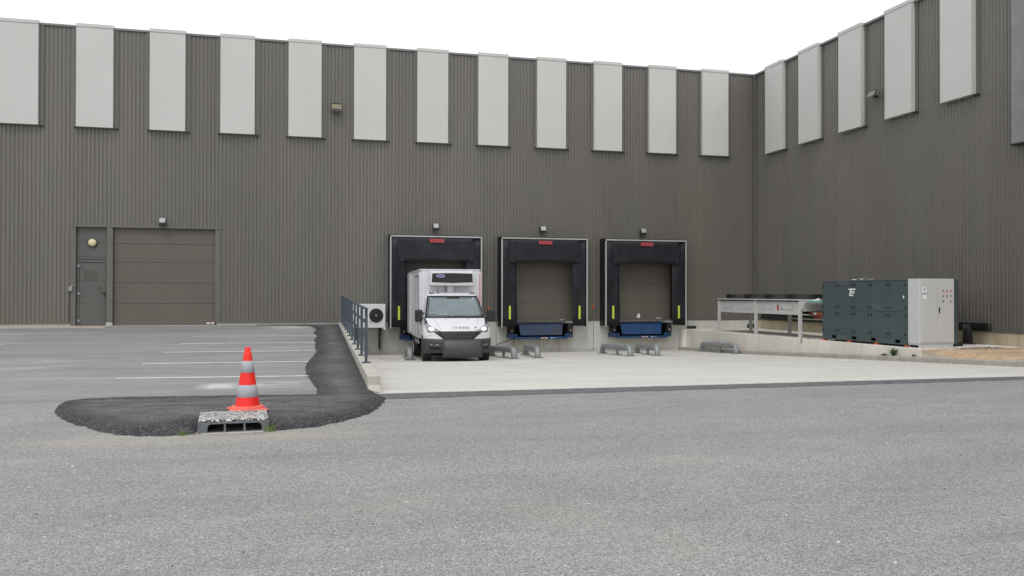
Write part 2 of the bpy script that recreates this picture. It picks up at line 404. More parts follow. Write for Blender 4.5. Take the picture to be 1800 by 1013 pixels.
# concrete yard ramping down to the docks
ys = sorted(set([YF, 0.]+[-18.9+i*.7 for i in range(27)]))
rows = []
for y in ys:
    a, b = parx(y)+.1, 14.95
    zz = (Yd(y-.5)+Yd(y)+Yd(min(0, y+.5)))/3 if y > YF+.4 and y < -.1 else Yd(y)
    rows.append([(a+(b-a)*i/7, y, zz) for i in range(8)])
def yard_marks():
    t = MYARD.node_tree; m = NT('tmp'); bpy.data.materials.remove(m.m); m.t = t; m.b = t.nodes['Principled BSDF']
    m.co = t.nodes.new('ShaderNodeNewGeometry').outputs['Position']
    c0 = m.b.inputs['Base Color'].links[0].from_socket
    q = m.n('ShaderNodeSeparateXYZ'); m.l(m.co, q.inputs[0])
    for ax, v in ((0, 7.2), (0, 11.1), (1, -6.4), (1, -12.6)):
        a = m.ramp(m.math('ABSOLUTE', m.math('SUBTRACT', q.outputs[ax], v), 0), .006, .014, .45, 0)
        c0 = m.mix(a, c0, (.22, .21, .19))
    tr_ = m.ramp(m.noise(1.6, 5, .7, (1.3, .12, 1), .3), .5, .72, 0, .35)
    c0 = m.mix(m.math('MULTIPLY', tr_, m.ramp(q.outputs[1], -16, -4, .2, 1)), c0, (.27, .26, .24))
    ed = m.ramp(q.outputs[1], -.5, 0, 0, .45); c0 = m.mix(m.math('MULTIPLY', ed, m.ramp(m.noise(3, 5, .7), .35, .6, .2, 1)), c0, (.24, .23, .2))  # slab gets unevenly darker towards the dock wall
    m.l(c0, m.b.inputs['Base Color'])
yard_marks()
yard = MB().grid(rows).build('yard', MYARD, smooth=True); tag(yard, kind='structure')
# dark joint strip of fresh asphalt along the yard edge
rows = []
for i in range(220):
    x = 1.2+i*(14.5-1.2)/219
    n1 = noise.noise((x*4, 0, 0))*.03+noise.noise((x*17, 3, 0))*.015; n2 = noise.noise((x*2.2, 9, 0))*.05+noise.noise((x*9, 5, 0))*.03
    ya = YF-.02+n1*.6+.0; yb = -19.5+.18*(i/219)**1+n2
    rows.append([(x, ya, G(ya)+.008), (x, (ya+yb)/2, G((ya+yb)/2)+.012), (x, yb, G(yb)+.004)])
tag(MB().grid(rows).build('asphalt_joint_strip', simple('joint_asphalt', (.125, .125, .13), .8, 0, .35, .25, 9, bump=.5)), kind='structure')
# humped patch of fresh asphalt
POLY = [(-2.55, -19.67), (-2.62, -19.2), (-2.6, -18.85), (-2.43, -18.66), (-2.04, -18.6), (-1.18, -18.68), (-.38, -18.74), (.46, -18.86), (.50, -18.3), (.44, -17.2), (.40, -16.2), (.42, -15.0), (.50, -14.0), (.62, -12.9), (.74, -11.8), (.76, -10.3), (.82, -9.1), (.84, -7.8), (.98, -6.3), (.93, -4.7), (1.09, -3.3), (1.02, -1.7), (.9, -.9), (.3, -.35), (-.8, -.22), (-.8, .0), (2.05, 0), (1.28, -18.9), (1.36, -19.4), (1.2, -20.16), (1.01, -20.73), (.65, -21.24), (.4, -21.5), (-.03, -21.66), (-.08, -21.66), (-.08, -21.4), (-.81, -21.4), (-.81, -21.7), (-1.19, -21.75), (-1.58, -21.56), (-1.86, -21.15), (-2.2, -20.6), (-2.42, -20.14)]
def patch():
    PX = np.array(POLY); xs = np.arange(-2.8, 2.2, .03)
    ysx = np.concatenate([np.arange(-21.95, -18.4, .025), np.arange(-18.4, .0, .06)])
    X, Y = np.meshgrid(xs, ysx); dmin = np.full(X.shape, 1e9); ins = np.zeros(X.shape, bool)
    n = len(PX)
    for i in range(n):
        a = PX[i]; b = PX[(i+1) % n]; ab = b-a
        t = np.clip(((X-a[0])*ab[0]+(Y-a[1])*ab[1])/(ab@ab), 0, 1)
        dmin = np.minimum(dmin, np.hypot(X-a[0]-t*ab[0], Y-a[1]-t*ab[1]))
        c = ((a[1] > Y) != (b[1] > Y)) & (X < (b[0]-a[0])*(Y-a[1])/((b[1]-a[1]) if abs(b[1]-a[1]) > 1e-9 else 1e-9)+a[0])
        ins ^= c
    sdv = np.where(ins, dmin, -dmin)
    nz = np.array([[noise.noise((x*7, y*7, 1))*.035+noise.noise((x*19, y*19, 4))*.02 for x in xs] for y in ysx])
    drain = (X > -.9) & (X < 0) & (Y < -21.3)
    sdn = sdv+np.where(drain, 0, nz)
    sm = lambda t: np.clip(t, 0, 1)**2*(3-2*np.clip(t, 0, 1))
    amp = .014+.066*sm((-18.95-Y)/1.3)*sm((X+2.75)/.8)
    h = -.012+(amp+.012)*np.sqrt(np.clip((sdn+.0)/(.03+amp*2.2), 0, 1))+np.where(sdn > .05, nz*.10*np.clip(amp*12, .2, 1), 0)
    Z = np.clip(Y+31, 0, 31)*.0165-.05+h
    idx = -np.ones(X.shape, int); keep = sdn > -.05
    vs = []; fs = []
    quad = keep[:-1, :-1] & keep[1:, :-1] & keep[:-1, 1:] & keep[1:, 1:]
    used = np.zeros(X.shape, bool)
    used[:-1, :-1] |= quad; used[1:, :-1] |= quad; used[:-1, 1:] |= quad; used[1:, 1:] |= quad
    ii, jj = np.nonzero(used); idx[ii, jj] = np.arange(len(ii))
    vs = list(zip(X[ii, jj].tolist(), Y[ii, jj].tolist(), Z[ii, jj].tolist()))
    qi, qj = np.nonzero(quad)
    fs = [(int(idx[a, b]), int(idx[a, b+1]), int(idx[a+1, b+1]), int(idx[a+1, b])) for a, b in zip(qi, qj)]
    me = bpy.data.meshes.new('asphalt_patch'); me.from_pydata(vs, [], fs); me.materials.append(MFRESH)
    at = me.attributes.new('worn', 'FLOAT', 'POINT')
    wv_ = np.clip(sm((sdn-.06)/.4)*(.45+.55*sm((Y+21.9)/1.3))*1.0+.04, 0, 1)
    at.data.foreach_set('value', wv_[ii, jj].astype(float).tolist())
    me.polygons.foreach_set('use_smooth', [True]*len(me.polygons))
    o = bpy.data.objects.new('asphalt_patch', me); COL.objects.link(o); tag(o, kind='structure')
patch()
# parking bay lines
def line(x0, y0, x1, y1, wd, name='parking_line'):
    k = 24; rows = []
    for i in range(k+1):
        x = x0+(x1-x0)*i/k; y = y0+(y1-y0)*i/k; e = noise.noise((x*6, y, 2))*.012
        rows.append([(x, y-wd/2+e, G(y-wd/2)+.005), (x, y+wd/2+e, G(y+wd/2)+.005)])
    tag(MB().grid(rows).build(name, MLINE), kind='structure')
for x0, y0, x1, y1 in [(-2.45, -16.28, .5, -16.5), (-2.4, -13.84, .62, -13.97), (-2.34, -11.3, .75, -11.41), (-2.27, -8.71, .86, -8.95), (-2.2, -6.05, .95, -6.25), (-2.15, -3.45, 1.0, -3.65), (-8.9, -4.35, -6.63, -4.7), (-8.9, -8., -6.2, -8.25)]:
    line(x0, y0, x1, y1, .15)
# pavement strip along the left wall
o = MB().hexa([(-26, -1.15, G(-1.15)-.05), (-5.3, -1.15, G(-1.15)-.05), (-5.3, .0, .40), (-26, .0, .40), (-26, -1.15, G(-1.15)+.03), (-5.3, -1.15, G(-1.15)+.012), (-5.3, .0, .475), (-26, .0, .485)]).build('pavement', MPINK, bevel=.01)
tag(o, kind='structure')
tag(B(-5.24, -2.05, -.12, .2, .38, .468).build('door_threshold', MPLINL, bevel=.005), kind='structure')

# ------------------------------------------------------------------ the warehouse
H, HB, HP = 10.145, .55, 6.9
PIT = 2.211/18
bld = thing('warehouse', 'large brown-grey corrugated warehouse with a row of off-white vertical panels along its top', 'building', (0, 0, .45))
def P_(mb, name, mat, par=bld, **k):   # building parts are authored in world metres
    mb.v = [(x, y, z-.45) for x, y, z in mb.v] if par is bld else mb.v
    return mb.build(name, mat, par, **k)
PROF = [(0, 0.), (.074, 0.), (.087, .019), (.110, .019)]   # crest, crest, valley, valley
def sheet(mb, a0, a1, z0, z1, right=False):
    pts = []; k0 = math.floor(a0/PIT)-1; k1 = math.ceil(a1/PIT)+1
    for k in range(k0, k1):
        for p, dd in PROF: pts.append((k*PIT+p, dd))
    def val(a):
        for (p, q), (p2, q2) in zip(pts, pts[1:]):
            if p <= a <= p2: return q+(q2-q)*(a-p)/(p2-p+1e-9)
        return 0
    L = [(a0, val(a0))]+[p for p in pts if a0 < p[0] < a1]+[(a1, val(a1))]
    if not right: rows = [[(a, dd, z0) for a, dd in L], [(a, dd, z1) for a, dd in L]]
    else: rows = [[(18.02+dd, -a, z0) for a, dd in L], [(18.02+dd, -a, z1) for a, dd in L]]
    mb.grid(rows)
cl = MB()
DC = [5.28, 9.225, 13.15]
# long wing: bands around the openings
sheet(cl, -26, 18.02, 3.69, H-.03)
sheet(cl, -26, -6.48, HB, 3.69); sheet(cl, -1.94, DC[0]-1.35, HB, 3.69)
for a, b in ((DC[0]+1.35, DC[1]-1.35), (DC[1]+1.35, DC[2]-1.35), (DC[2]+1.35, 18.02)): sheet(cl, a, b, HB, 3.69)
for c in DC: sheet(cl, c-1.35, c+1.35, 3.3, 3.69)
P_(cl, 'cladding', MCLAD)
cr = MB(); sheet(cr, 0.0, 40, HB, H-.03, True); P_(cr, 'cladding', MCLAD)
sc_ = MB()
for k in range(4, 66):
    for z in (1.2, 2.6, 4.0, 5.4, 6.8, 8.2, 9.6):
        y = -(k*2*PIT+.037); sc_.box(18.008, 18.021, y-.011, y+.011, z-.011+.03*math.sin(k), z+.011+.03*math.sin(k))
tag(P_(sc_, 'screw_heads', MCLADD), kind='stuff')
# unseen dark shell added behind the cladding to stop light leaking in
P_(MB().box(-26, 18.3, .6, 30, .5, 9.9).box(18.3, 40, -40, 30, .5, 9.9), 'light_block_shell', MDARK)
P_(MB().box(-26, 18.0, .05, .6, 9.7, 9.9).box(18.06, 18.3, -40, .6, 9.7, 9.9), 'light_block_edge', MDARK)
# base flashings (drip)
P_(MB().box(-26, -6.48, -.035, .03, HB-.02, HB+.025).box(-1.94, 3.7, -.035, .03, HB-.02, HB+.02).box(3.7, 17.98, -.035, .03, HB-.02, HB+.02), 'drip_flashing', MFLASH, bevel=.004)
P_(MB().box(17.98, 18.05, -40, -.04, HB-.02, HB+.03), 'drip_flashing', MFLASH, bevel=.004)
P_(MB().box(17.9, 18.01, -.11, -.0, HB+.03, H-.06), 'corner_flashing', MFLASH)
# plinths
P_(MB().box(-26, -6.49, -.015, .3, .3, HB-.022), 'plinth', MPLINL)
P_(MB().box(-2.04, parx(0)+.2, -.015, .3, .3, HB-.022), 'plinth', MPLINL)
P_(MB().box(-5.44, -5.25, -.05, .1, .4, .575), 'post_foot', MPLINL)
for i, (a, b) in enumerate([(parx(0)+.205, 7.555), (7.569, 11.28), (11.294, 15.09), (15.104, 18.0)]):
    P_(MB().box(a, b, -.012 if i % 2 else -.015, .3, -.75, HB-.022), 'dock_wall_slab', MDOCKW, bevel=.006)
ys_ = [-.0]+[-1.9-i*3.1 for i in range(7)]
for a, b in zip(ys_, ys_[1:]):
    P_(MB().box(18.0, 18.3, b+.008, a-.008 if a < 0 else -.02, -.3, HB-.022), 'plinth_slab', MPLINR, bevel=.006)
# top cap, interrupted by the panel caps
ca = MB().box(-26, 18.02, -.05, .12, H-.07, H)
P_(ca, 'cap_flashing', MCAP, bevel=.006)
P_(MB().box(17.93, 18.2, -40, -.06, H-.07, H), 'cap_flashing', MCAP, bevel=.006)
# off-white facade panels
PJ = .16
px = [-6.37+2.211*i for i in range(-1, 11)]
tex_cycle = 0
for x0 in px:
    k = (31-PJ)/31; a, b = x0*k, (x0+1.105)*k
    p = P_(MB().box(a, b, -PJ, -.003, HP, H-.0), 'facade_panel', MWHITE, bevel=.006)
    MB().box(a-.012, b+.012, -PJ-.02, .1, H-.07-.45, H+.036-.45).build('panel_cap', MWHITE, p, bevel=.005)
    MB().box(a, b, -PJ-.012, -.02, HP-.035-.45, HP-.0-.45).build('panel_sill', MWHITE, p, bevel=.004)
    split(MB().box(b+.002, b+.14, -.03, .0, HP-.02-.45, H-.075-.45).box(a-.10, a-.002, -.028, .0, HP-.02-.45, H-.075-.45), 'side_flashing', MFLASH, p)
    split(MB().box(b+.0, b+.15, -.10, -.0, HP-.06-.45, HP-.035-.45).box(a-.06, a-.0, -.08, -.0, HP-.058-.45, HP-.04-.45), 'corner_bracket', MCLADD, p)
ry = [.99, 3.22, 5.55, 7.86, 10.2]
for i, y0 in enumerate(ry):
    wd = 1.16
    p = P_(MB().box(18.02-PJ*1.1, 18.017, -y0-wd, -y0, HP, H-.0), 'facade_panel', MWHITE, bevel=.006)
    MB().box(18.02-PJ*1.1-.02, 18.12, -y0-wd-.012, -y0+.012, H-.07-.45, H+.036-.45).build('panel_cap', MWHITE, p, bevel=.005)
    MB().box(18.02-PJ*1.1-.012, 18.0, -y0-wd, -y0, HP-.035-.45, HP-.45).build('panel_sill', MWHITE, p, bevel=.004)
    split(MB().box(17.99, 18.018, -y0-wd-.12, -y0-wd-.002, HP-.02-.45, H-.075-.45), 'side_flashing', MFLASH, p)
    split(MB().box(17.86, 18.018, -y0-wd-.14, -y0-wd, HP-.058-.45, HP-.04-.45), 'corner_bracket', MCLADD, p)
p = P_(MB().box(17.86, 18.017, -15.2, -12.66, 5.32, H+.03), 'grey_facade_panel', simple('grey_panel', (.2, .2, .2), .4), bevel=.008)
split(MB().box(17.83, 18.01, -15.2, -12.66, 4.83, 4.865), 'corner_bracket', MBLK, p)
# the slow-settling lintel and jambs of the loading doors at left
P_(MB().box(-6.5, -1.93, -.05, .16, 3.655, 3.70), 'lintel_flashing', MFLASH, bevel=.004)
P_(MB().box(-6.49, -6.345, -.03, .16, .47, 3.653), 'door_jamb', MFLASH)
P_(MB().box(-5.42, -5.245, -.035, .16, .577, 3.653), 'door_jamb', MFLASH)
P_(MB().box(-2.09, -1.935, -.03, .16, .53, 3.653), 'door_jamb', MFLASH)
P_(MB().box(-6.35, -2.05, .155, .5, .3, 3.75), 'door_reveal', MDARK)
# sectional door: five insulated panels with recessed joints
sdoor = P_(MB().box(-5.245, -2.09, .125, .15, .455, 3.655), 'sectional_door', MDOOR)
zs = [.462, 1.181, 1.857, 2.536, 3.14, 3.652]
for a, b in zip(zs, zs[1:]):
    MB().box(-5.24, -2.095, .09, .124, a+.004-.45, b-.004-.45).build('door_panel', MDOOR, sdoor, bevel=.006)
MB().box(-2.36, -2.12, .084, .089, .055, .10).build('maker_label', MWHT, sdoor)
split(MB().box(-2.28, -2.2, .081, .0835, .065, .092), 'print_mark', MRED, sdoor)
# pedestrian door with fixed panels above
pd = P_(MB().box(-6.345, -5.42, .1, .15, .47, 3.653), 'pedestrian_door', MPDOOR)
L_ = -.45
for a, b in ((3.17, 3.645), (2.70, 3.16)):
    MB().box(-6.335, -5.43, .085, .099, a+L_, b+L_).build('overhead_panel', MPDOOR, pd, bevel=.004)
MB().box(-6.335, -5.43, .07, .099, 2.625+L_, 2.685+L_).box(-6.335, -6.255, .07, .099, .48+L_, 2.625+L_).box(-5.47, -5.43, .075, .099, .48+L_, 2.625+L_).build('door_frame', MPDOOR, pd, bevel=.004)
for a, b in ((.49, 1.20), (1.208, 1.90), (1.908, 2.60)):
    MB().box(-6.25, -5.475, .08, .099, a+L_, b+L_).build('door_panel', MPDOOR, pd, bevel=.004)
MB().box(-6.2, -5.52, .072, .079, 2.50+L_, 2.525+L_).build('drip_bar', MBLK, pd)
MB().box(-6.13, -5.72, .076, .0795, 1.93+L_, 2.26+L_).build('paint_patch', MDOOR_OLD, pd)
MB().box(-5.72, -5.6, .076, .0795, 1.62+L_, 1.8+L_).build('paint_patch', MDOOR_OLD, pd)
for z in (2.40, 1.51, .63):
    split(MB().cyl((-6.29, .05, z-.05+L_), (-6.29, .05, z+.05+L_), .022).box(-6.29, -6.23, .05, .072, z-.03+L_, z+.03+L_), 'hinge', MGREY, pd)
MB().cyl((-5.50, .08, 1.53+L_), (-5.50, .03, 1.53+L_), .02).cyl((-5.49, .035, 1.53+L_), (-5.64, .035, 1.535+L_), .013).box(-5.515, -5.485, .06, .08, 1.40+L_, 1.56+L_).build('handle', MBLK, pd)
# dock door openings: reveals and sectional doors
for i, c in enumerate(DC):
    P_(MB().box(c-1.4, c-1.3, .0, .3, .4, 3.4).box(c+1.3, c+1.4, .0, .3, .4, 3.4).box(c-1.3, c+1.3, .0, .3, 3.28, 3.38), 'door_reveal', MVINFR)
    P_(MB().box(c-1.42, c+1.42, .3, .5, .3, 3.5), 'inner_blank', MDARK)
    dd = P_(MB().box(c-1.3, c+1.3, .17, .2, .5, 3.28), 'dock_door', MDOOR)
    zz = [.505, 1.185, 1.93, 2.62, 3.27]
    if i == 0:   # raised behind the parked truck: only the top panels show
        pass
    for a, b in zip(zz, zz[1:]):
        MB().box(c-1.3, c+1.3, .14, .169, a+.003+L_, b-.003+L_).build('door_panel', MDOOR, dd, bevel=.005)
    if i == 1: MB().box(c+.80, c+.98, .133, .139, .555+L_, .585+L_).build('maker_label', MPALE, dd)
    if i == 2:
        MB().box(c+.72, c+.93, .133, .139, .60+L_, .63+L_).build('maker_label', MPALE, dd)
        MB().prism([(c-.10, .64+L_), (c+.0, .80+L_), (c+.05, .80+L_), (c-.02, .66+L_)], .131, .138).prism([(c-.03, .62+L_), (c+.04, .62+L_), (c+.07, .74+L_), (c+.03, .75+L_)], .131, .1385).build('torn_sticker', MWHT, dd)
    P_(MB().box(c-1.75, c+1.72, -.03, .0, 3.60, 3.625), 'lintel_flashing', MFLASH)
    P_(MB().box(c-1.75, c-1.62, -.025, .0, .575, 3.598), 'door_jamb', MFLASH)

# ------------------------------------------------------------------ dock shelters
def make_shelter(label, c):
    t = thing('dock_shelter', label, 'dock shelter', (c, -.6, .35), 0, 'black dock shelters')
    # side and top casings back to the wall
    MB().box(-1.615, -1.57, .02, .575, 0, 3.16).build('side_casing', MVINFR, t)
    MB().box(1.57, 1.615, .02, .575, 0, 3.16).build('side_casing', MVINFR, t)
    MB().box(-1.615, 1.615, .02, .575, 3.162, 3.215).build('top_casing', MVINFR, t, bevel=.008)
    for s in (-1, 1):
        rows = []
        for j in range(9):
            z = .02+(3.12-.02)*j/8; row = []
            for i in range(7):
                x = 1.045+(1.59-1.045)*i/6
                yy = .035*math.sin(i/6*math.pi)*math.sin(j*.8+s)+.03*(1-i/6)
                row.append((s*(x+(.015*math.sin(z*1.3+s) if i == 0 else 0)), yy, z))
            rows.append(row)
        cu = MB().grid(rows).build('side_curtain', MVINYL, t, smooth=True, solid=.008)
        MB().box(s*1.275, s*1.345, -.012, -.002, .27, .745).build('reflective_strip', MYEL, cu)
        MB().box(s*1.575, s*1.62, -.02, .018, .0 if s > 0 else -.02, 3.13).build('edge_strip', MALU, t, bevel=.004)
    MB().box(-1.60, 1.615, -.02, .018, 3.14, 3.185).build('edge_strip', MALU, t, bevel=.004)
    rows = []
    for j in range(8):
        z = 2.305+(3.12-2.305)*j/7
        rows.append([(x, -.03-.03*(1-j/7)-.012*math.sin(x*4+j), z) for x in [-1.33+(2.66)*i/20 for i in range(21)]])
    hd = MB().grid(rows).build('header_curtain', MVINYL, t, smooth=True, solid=.008)
    for s in (-1, 1):
        MB().grid([[(s*1.14, -.075, 2.30), (s*1.34, -.07, 2.31)], [(s*1.14, -.06, 2.75), (s*1.36, -.055, 2.78)], [(s*1.12, -.05, 3.0), (s*1.38, -.045, 3.0)]]).build('header_flap', MVINYL, hd, solid=.008)
    MB().box(-.25, .25, -.075, -.068, 2.955, 3.075).build('red_label', MREDL, hd)
    lb = MB()
    for i in range(9): lb.box(-.2+i*.045, -.175+i*.045, -.078, -.0755, 3.0, 3.03)
    split(lb, 'print_mark', simple('dark_red_print', (.2, .03, .04), .5), hd)
    return t
sh = make_shelter('black dock shelter with the white truck parked in it', DC[0])
copy_tree(sh, loc=(DC[1], -.6, .35), label='black dock shelter in the middle, its curtains framing a plain brown door')
copy_tree(sh, loc=(DC[2], -.6, .35), label='black dock shelter nearest the corner, white sticker on the door inside')

def make_leveller(label, c, lipmat):
    t = thing('dock_leveller', label, 'dock leveller', (c, -.02, .0), 0, 'blue dock levellers')
    MB().hexa([(-.78, -.34, .03), (.78, -.34, .03), (.78, -.32, .03), (-.78, -.32, .03), (-.83, -.25, .41), (.83, -.25, .41), (.83, -.23, .41), (-.83, -.23, .41)]).build('lip', lipmat, t, bevel=.004)
    hz = MB()
    for i in range(13): hz.box(-.9+i*.14, -.9+i*.14+.1, -.25, -.18, .425, .46)
    split(hz, 'hinge', MBLUE, t)
    MB().box(-1.02, 1.0, -.22, .0, .48, .5).build('deck_edge', MBLK, t)
    MB().box(-1.0, 1.0, -.37, -.30, -.11, -.03).build('bottom_beam', MBLUE, t, bevel=.006)
    split(MB().box(-1.0, -.9, -.34, -.3, -.03, .08).box(.9, 1.0, -.34, -.3, -.03, .08), 'end_bracket', MBLUE, t, bevel=.004)
    MB().box(-1.0, 1.0, -.2, -.0, -.05, .44).build('pit_void', MDARK, t)
    for s in (-1, 1):
        MB().box(s*1.0, s*1.22, -.28, -.0, -.07, .09).build('mounting_plate', MBLUE, t, bevel=.005)
        bu = MB().box(s*1.02, s*1.2, -.36, -.05, .12 if s < 0 else .1, .46).build('rubber_bumper', MRUB, t, bevel=.015)
        MB().cyl((s*1.11, -.37, .2), (s*1.11, -.355, .2), .02).build('bolt', MWHT, bu)
    MB().box(-.02, .22, -.376, -.371, -.09, -.05).build('warning_label', MPALE, t)
    split(MB().box(.05, .15, -.379, -.3765, -.08, -.06), 'print_mark', MRED, t)
    MB().box(.36, .40, -.376, -.371, -.09, -.045).build('maker_label', MWHT, t)
    MB().box(.42, .58, -.376, -.371, -.085, -.055).build('maker_label', simple('light_blue_label', (.1, .25, .55), .4), t)
    return t
lv = make_leveller('blue steel dock leveller behind the truck in the left dock', DC[0], MBLUE)
lv2 = copy_tree(lv, loc=(DC[1]-.06, -.02, .0), label='blue dock leveller with a rust-stained lip under the middle dock door')
for ch in lv2.children:
    if ch.name.startswith('lip'): ch.data = ch.data.copy(); ch.data.materials[0] = MBLUER
copy_tree(lv, loc=(DC[2]-.07, -.02, .0), label='clean blue dock leveller under the dock door nearest the corner')

# ------------------------------------------------------------------ wall lamps and markers
def wall_flood(x, z, label):
    t = thing('wall_floodlight', label, 'floodlight', (x, 0, z), 0, 'small floodlights over the doors')
    split(MB().box(-.03, .03, -.12, .0, -.07, -.02), 'bracket', MBLK, t)
    MB().prism([(-.26, -.14), (-.12, -.14), (-.10, .0), (-.22, .1)], -.11, .11, 'X').build('housing', MBLK, t, bevel=.01)
    MB().add([(-.09, -.268, -.05), (.09, -.268, -.05), (.09, -.232, .095), (-.09, -.232, .095), (-.09, -.25, -.05), (.09, -.25, -.05), (.09, -.21, .095), (-.09, -.21, .095)],
             [(0, 1, 2, 3), (4, 7, 6, 5), (0, 3, 7, 4), (1, 5, 6, 2), (3, 2, 6, 7), (0, 4, 5, 1)]).build('lens', MLENS, t)
    MB().box(-.1, .1, -.272, -.235, -.145, -.055).build('lamp_base', MBLK, t, bevel=.006)
    return t
wall_flood(-3.72, 3.885, 'small wall floodlight above the wide brown sectional door')
wall_flood(5.32, 3.9, 'small wall floodlight above the dock where the truck stands')
wall_flood(9.27, 3.885, 'small wall floodlight above the middle dock shelter')
wall_flood(13.2, 3.88, 'small wall floodlight above the dock shelter nearest the corner')
def led(loc, rz, label):
    t = thing('led_floodlight', label, 'floodlight', loc, rz, 'large LED floodlights high on the walls')
    # tilted head: top leans away from the wall
    T = lambda x, v, n: (x, -.22-.10*(-v)/.13*.6-n*.75-.0, v*.9+n*-.6)
    def tb(x0, x1, v0, v1, n0, n1): return MB().hexa([T(x0, v0, n1), T(x1, v0, n1), T(x1, v0, n0), T(x0, v0, n0), T(x0, v1, n1), T(x1, v1, n1), T(x1, v1, n0), T(x0, v1, n0)])
    b = tb(-.19, .19, -.17, .14, -.03, .03).build('housing', MBLK, t, bevel=.008)
    for i in range(4): tb(-.165, .165, -.04+i*.045, -.020+i*.045, .031, .036).build('led_strip', MLED, b)
    split(MB().box(-.04, .04, -.2, 0, -.1, -.04), 'bracket', MBLK, t)
led((1.87, 0, 7.93), 0, 'large LED floodlight high on the long wall between white panels')
led((17.98, -7.35, 7.75), -math.pi/2, 'large LED floodlight high on the right-hand wall between white panels')
t = thing('round_wall_light', 'round cream wall light above the grey pedestrian door', 'wall light', (-5.87, .08, 3.155))
MB().lathe([(0, -.0), (.145, -.0), (.145, -.05), (.125, -.055)], 28, axis='Y').build('rim', MBLK, t, smooth=False)
MB().lathe([(.127, -.04), (.12, -.07), (.09, -.095), (.05, -.108), (0.001, -.112)], 28, axis='Y').build('glass', MCREAM, t, smooth=True)
t = thing('key_switch_box', 'small grey key switch box on the wall left of the pedestrian door', 'switch box', (-6.49, -.03, 1.66))
MB().box(-.05, .06, -.07, 0, -.07, .07).build('casing', MGREY, t, bevel=.008)
MB().box(.02, .07, -.05, 0, .085, .11).build('key_lock', MALU, t)
MB().cyl((-.03, -.012, -.07), (-.03, -.012, -1.05), .008, n=6).build('cable', MBLK, t)
for x, z, l in ((7.273, .986, 'small orange marker on the wall right of the truck'), (11.267, 1.05, 'small orange marker between the middle and right dock shelters'), (15.0, 1.12, 'small orange marker right of the dock shelter nearest the corner')):
    t = thing('orange_marker', l, 'marker', (x, -.002, z), 0, 'orange wall markers')
    MB().box(-.035, .035, -.04, 0, -.065, .065).build('casing', MORANGE, t, bevel=.01)
    MB().box(-.02, .02, -.046, -.041, .0, .04).build('lens', simple('amber_lens', (.5, .16, .02), .2), t)
for x, z, l in ((15.23, .24, 'black rubber bumper on the low wall beside the concrete platform'), (17.8, .3, 'black rubber bumper in the corner behind the condenser legs')):
    t = thing('rubber_wall_bumper', l, 'bumper', (x, -.015, z), 0, 'black rubber wall bumpers')
    MB().tube([(-.14, -.09, 0), (-.19, -.08, -.01)], .055).cyl((-.17, -.09, 0), (.17, -.09, 0), .075, n=14).build('roll', MRUB, t, bevel=.02)
    MB().box(-.1, .1, -.03, .0, -.05, .05).build('backplate', MRUB, t)

t = thing('wall_cable', 'thin dark cable running down the dock wall left of the middle dock', 'cable', (8.2, -.02, -.1))
MB().tube([(0, -.02, 0), (-.35, -.02, -.13), (-.62, -.02, -.19), (-.63, -.02, -.45)], .010, 6).build('cable', MCABLE, t)
MB().box(-.03, .03, -.04, .0, -.03, .03).build('junction_box', MBLK, t)
# ------------------------------------------------------------------ parapet with railing
def partop(y): return .335+.0112*(y+18.3)
pw = MB()
rows = []
for k in range(13):
    y = -18.3+18.25*k/12; a = parx(y); b = a+.19; zt = partop(y); zb = min(Yd(y), G(y))-.2
    rows.append([(a, y, zb), (a, y, zt), (b, y, zt), (b, y, zb)])
pw.grid(rows)
n0 = len(rows)*4
pw.add([rows[0][i] for i in range(4)], [(0, 1, 2, 3)]); pw.add([rows[-1][i] for i in range(4)], [(3, 2, 1, 0)])
wall = pw.build('concrete_parapet', MPAR, None, bevel=.012)
bm = bmesh.new(); bm.from_mesh(wall.data); bmesh.ops.remove_doubles(bm, verts=bm.verts, dist=.0005)
bmesh.ops.recalc_face_normals(bm, faces=bm.faces); bm.to_mesh(wall.data); bm.free()
tag(wall, 'low pale concrete parapet between the parking and the loading yard, under the railing', 'low wall')
# broken toe of rough concrete at its end
t = MB().hexa([(1.19, -18.75, .1), (1.40, -18.72, .1), (1.40, -18.28, .1), (1.2, -18.28, .1), (1.2, -18.62, .17), (1.39, -18.66, .17), (1.39, -18.3, .22), (1.21, -18.3, .22)]).build('concrete_toe', MPAR, None, bevel=.03)
tag(t, 'rough lump of concrete at the front foot of the parapet', 'concrete lump')
rl = thing('railing', 'blue-grey metal railing standing on the concrete parapet', 'railing', (1.3, -16.2, .36))
ox, oy, oz = 1.3, -16.2, .36
def rp(y, h): x = parx(y)+.095; return (x-ox, y-oy, partop(y)+h-oz)
posts = [-16.2+1.55*i for i in range(11)]
m0 = MB().box(-.022, .022, -.03, .03, 0, .88).mesh('post')
m0.materials.append(MRAIL)
m1 = MB().box(-.07, .07, -.05, .05, 0, .012).box(-.055, -.035, -.03, -.01, .012, .03).box(.035, .055, -.03, -.01, .012, .03).mesh('base_plate'); m1.materials.append(MRAIL)
for y in posts:
    for nm, me in (('post', m0), ('base_plate', m1)):
        o = bpy.data.objects.new(nm, me); COL.objects.link(o); o.parent = rl; o.location = rp(y, 0)
MB().tube([rp(-16.3, .9)]+[rp(y, .9) for y in posts]+[rp(-.45, .9)], .024, 8).build('handrail', MRAIL, rl, smooth=True)
